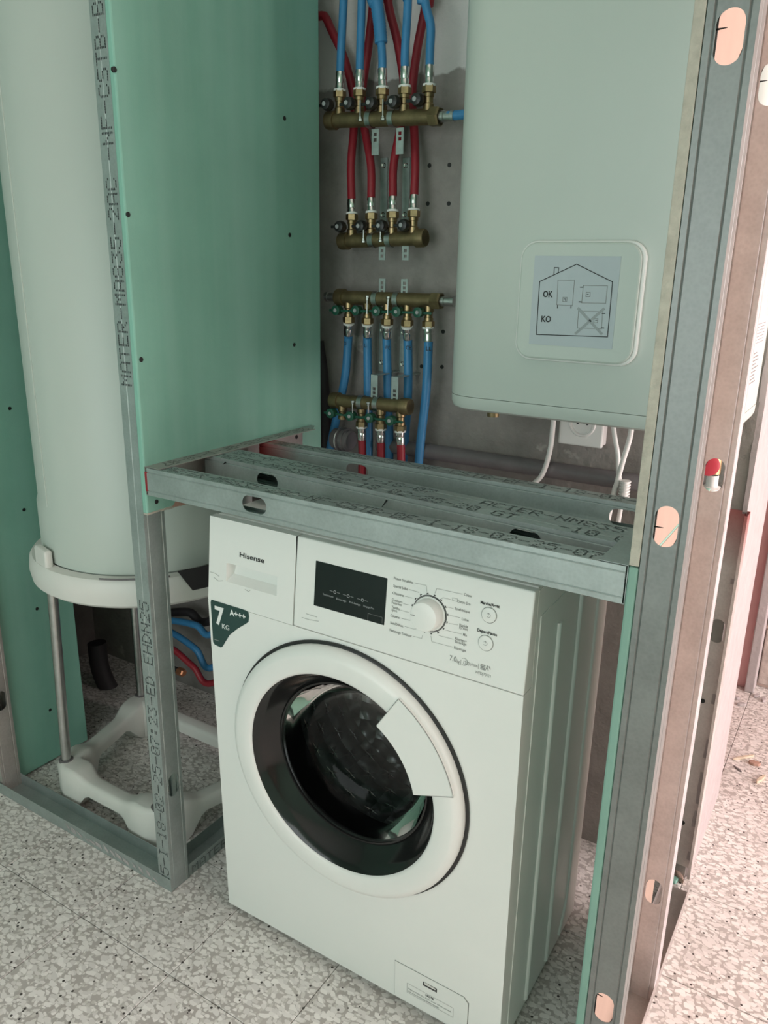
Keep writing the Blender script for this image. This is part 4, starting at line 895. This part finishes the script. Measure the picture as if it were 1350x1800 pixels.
# grey waste pipe along the wall with its end cap
p0, p1_ = Vector((-.985, 1.515, .867)), Vector((-.205, 1.515, .867))
wpipe = thing('waste_pipe', p0, 'grey plastic waste pipe running along the wall under the socket', 'pipe')
MB().cyl(p0+X*.03, p1_, .017, 28).build('tube', 'grey_pvc', wpipe, True)
c = on(615, 772, 1, 1.49)
ec = thing('pipe_end_cap', c, 'ribbed translucent grey pipe cap beside the short red pipes', 'pipe cap')
MB().lathe([(0, 0), (.020, .002), (.024, .006), (.024, .012), (.0275, .013), (.0275, .018), (.024, .019), (.024, .026), (.0285, .027), (.0285, .034), (.024, .036), (.024, .05)], c+Vector((.016, -.014, 0)), (-1, .1, 0), 32).build('cap', 'grey_pvc', ec, True, ang=30)
MB().lathe([(.0286, 0), (.0295, .002), (.0286, .004)], c+Vector((-.013, -.011, 0)), (-1, .1, 0), 32).build('cap_ring', 'steel', ec, True)
q_ = o1 and on(797, 203, 1, y1); MB().cyl(q_-X*.012, q_+X*.05, .0088, 16).build('tail_pipe', 'pipe_blue', m1, True)
# dark hoses at the left edge of the manifold wall
bh = thing('black_hose', (-1.13, 1.48, .5), 'black hose hanging at the left edge of the manifold wall', 'hose', 'black hoses')
MB().tube(spline([on(x, y, 1, 1.532) for x, y in ((560, 600), (568, 660), (572, 740), (572, 800), (572, 850))]+[Vector((-1.14, 1.51, .6)), on(376, 1088, 1, 1.49), on(330, 1076, 1, 1.49), on(270, 1080, 1, 1.49)], 8), .0125, 12).build('tube', 'dark_rubber', bh, True)
nu = thing('brass_plug', on(316, 1181, 1, 1.42), 'copper coloured hexagonal plug beneath the red pipe', 'plug')
c = on(318, 1181, 1, 1.42); MB().lathe([(.012, 0), (.012, .02), (.009, .024), (0, .024)], c-X*.01, X, 6, True).build('hex', 'copper', nu); MB().cyl(c-X*.10, c-X*.01, .009, 14).build('tail', 'dark_rubber', nu, True)
dp = thing('drain_elbow', (-1.75, 1.45, 0), 'dark drain elbow on the floor behind the heater stand', 'pipe')
MB().tube(spline([on(170, 1130, 1, 1.40), on(178, 1180, 1, 1.40), on(205, 1225, 1, 1.42), on(260, 1240, 1, 1.46)], 8), .028, 16).build('elbow', 'dark_rubber', dp, True)

# ------------------------------------------------------------------ socket and cables
so = thing('wall_socket', (-.485, 1.51, .925), 'white surface-mounted wall socket under the flat water heater', 'socket')
MB().box(-.5255, -.441, 1.522, WY-.0005, .9265, 1.0085).build('back_box', 'white_plastic', so, bevel=.002)
MB().box(-.528, -.4385, 1.512, 1.523, .9245, 1.0115).build('face_plate', 'white_plastic', so, bevel=.003)
SC = Vector(((on(1015, 744, 1, 1.51).x+on(1032, 746, 1, 1.51).x)/2, 1.5118, .9705))
MB().lathe([(.0275, 0), (.0255, .003), (.0225, .003), (.0205, -.001), (.019, .0006), (0, .0006)], SC, -Y, 40).build('socket_well', 'white_plastic', so, True)
for s in (-1, 1): MB().lathe([(0, .001), (.0028, .001), (.0028, 0)], SC+X*.0095*s, -Y, 14).build('pin_hole', 'screw_black', so)
def cable(label, pts, r=.0045):
    o = MB().tube(spline(pts, 8), r, 10).build('white_cable', 'white_plastic', None, True); return tag(o, label, 'cable', 'white mains cables')
cable('white cable curving left behind the shelf frame, left of the socket', P3(1.49, (975, 715), (972, 750), (967, 790), (955, 830), (938, 850), (905, 872))+[Vector((-.63, 1.48, .72)), Vector((-.64, 1.47, .5))], .0052)
cable('white cable hanging straight from the heater, right of the socket', P3(1.492, (1076, 735), (1081, 770), (1086, 800), (1087, 830), (1090, 850), (1090, 900))+[Vector((-.40, 1.48, .6))])
cable('white cable slanting across the other one, right of the socket', P3(1.48, (1112, 735), (1107, 770), (1095, 810), (1084, 850), (1076, 880))+[Vector((-.42, 1.47, .6))], .005)
g_ = on(1097, 868, 1, 1.48); b = MB(); prf = []
for i in range(9): prf += [(.0075, -.025+.006*i), (.0105, -.0245+.006*i), (.0105, -.022+.006*i), (.0075, -.0215+.006*i)]
tag(b.lathe([(0, prf[0][1])]+prf+[(0, prf[-1][1])], g_, Z, 18).build('cable_strain_relief', 'white_plastic', None, True, ang=30), 'white ribbed strain relief at the end of a hanging cable', 'cable gland')

# ------------------------------------------------------------------ rubble on the floor
def chip(name, label, cat, px, py, ln, wd, th, deg, mt, n=6):
    c = on(px, py, 2, 0); a = math.radians(deg); u_ = Vector((math.cos(a), math.sin(a), 0)); v_ = Vector((-u_.y, u_.x, 0)); pol = []
    for i in range(n): t = 2*math.pi*i/n; pol.append(c+u_*ln/2*math.cos(t)*random.uniform(.85, 1.1)+v_*wd/2*math.sin(t)*random.uniform(.8, 1.15)+Z*.0005)
    return tag(MB().prism(pol, Z*th).build(name, mt, None, bevel=th*.2), label, cat)
chip('wood_splinter', 'pale wood splinter on the terrazzo floor at right', 'splinter', 1307, 1333, .075, .009, .006, 48, 'wood_scrap', 8)
chip('wood_splinter', 'thin grey splinter beside the pale one on the floor', 'splinter', 1296, 1352, .035, .006, .003, -40, 'grey_pvc')
chip('wood_shaving', 'curled pale shaving near the right edge of the floor', 'shaving', 1337, 1372, .05, .012, .008, 70, 'wood_scrap', 7)
chip('brick_fragment', 'reddish brick fragment on the floor by the splinters', 'rubble', 1326, 1344, .035, .02, .008, 10, 'brick_red', 7)
for i, (x, y) in enumerate(((1292, 1228), (1303, 1240), (1330, 1225), (1342, 1232))):
    chip('plaster_crumb', ['plaster crumb nearest the white wall end', 'plaster crumb before the pink door', 'plaster crumb before the block wall', 'plaster crumb at the far right of the block wall'][i], 'rubble', x, y, .03, .015, .008, 30*i, 'plaster_white')
chip('board_offcut', 'small green plasterboard offcut at the end of the right floor track', 'offcut', 1181, 1548, .03, .024, .008, 30, 'green_board', 5)
chip('board_offcut', 'pinkish plaster offcut at the end of the right floor track', 'offcut', 1192, 1543, .045, .012, .012, -50, 'board_back', 5)
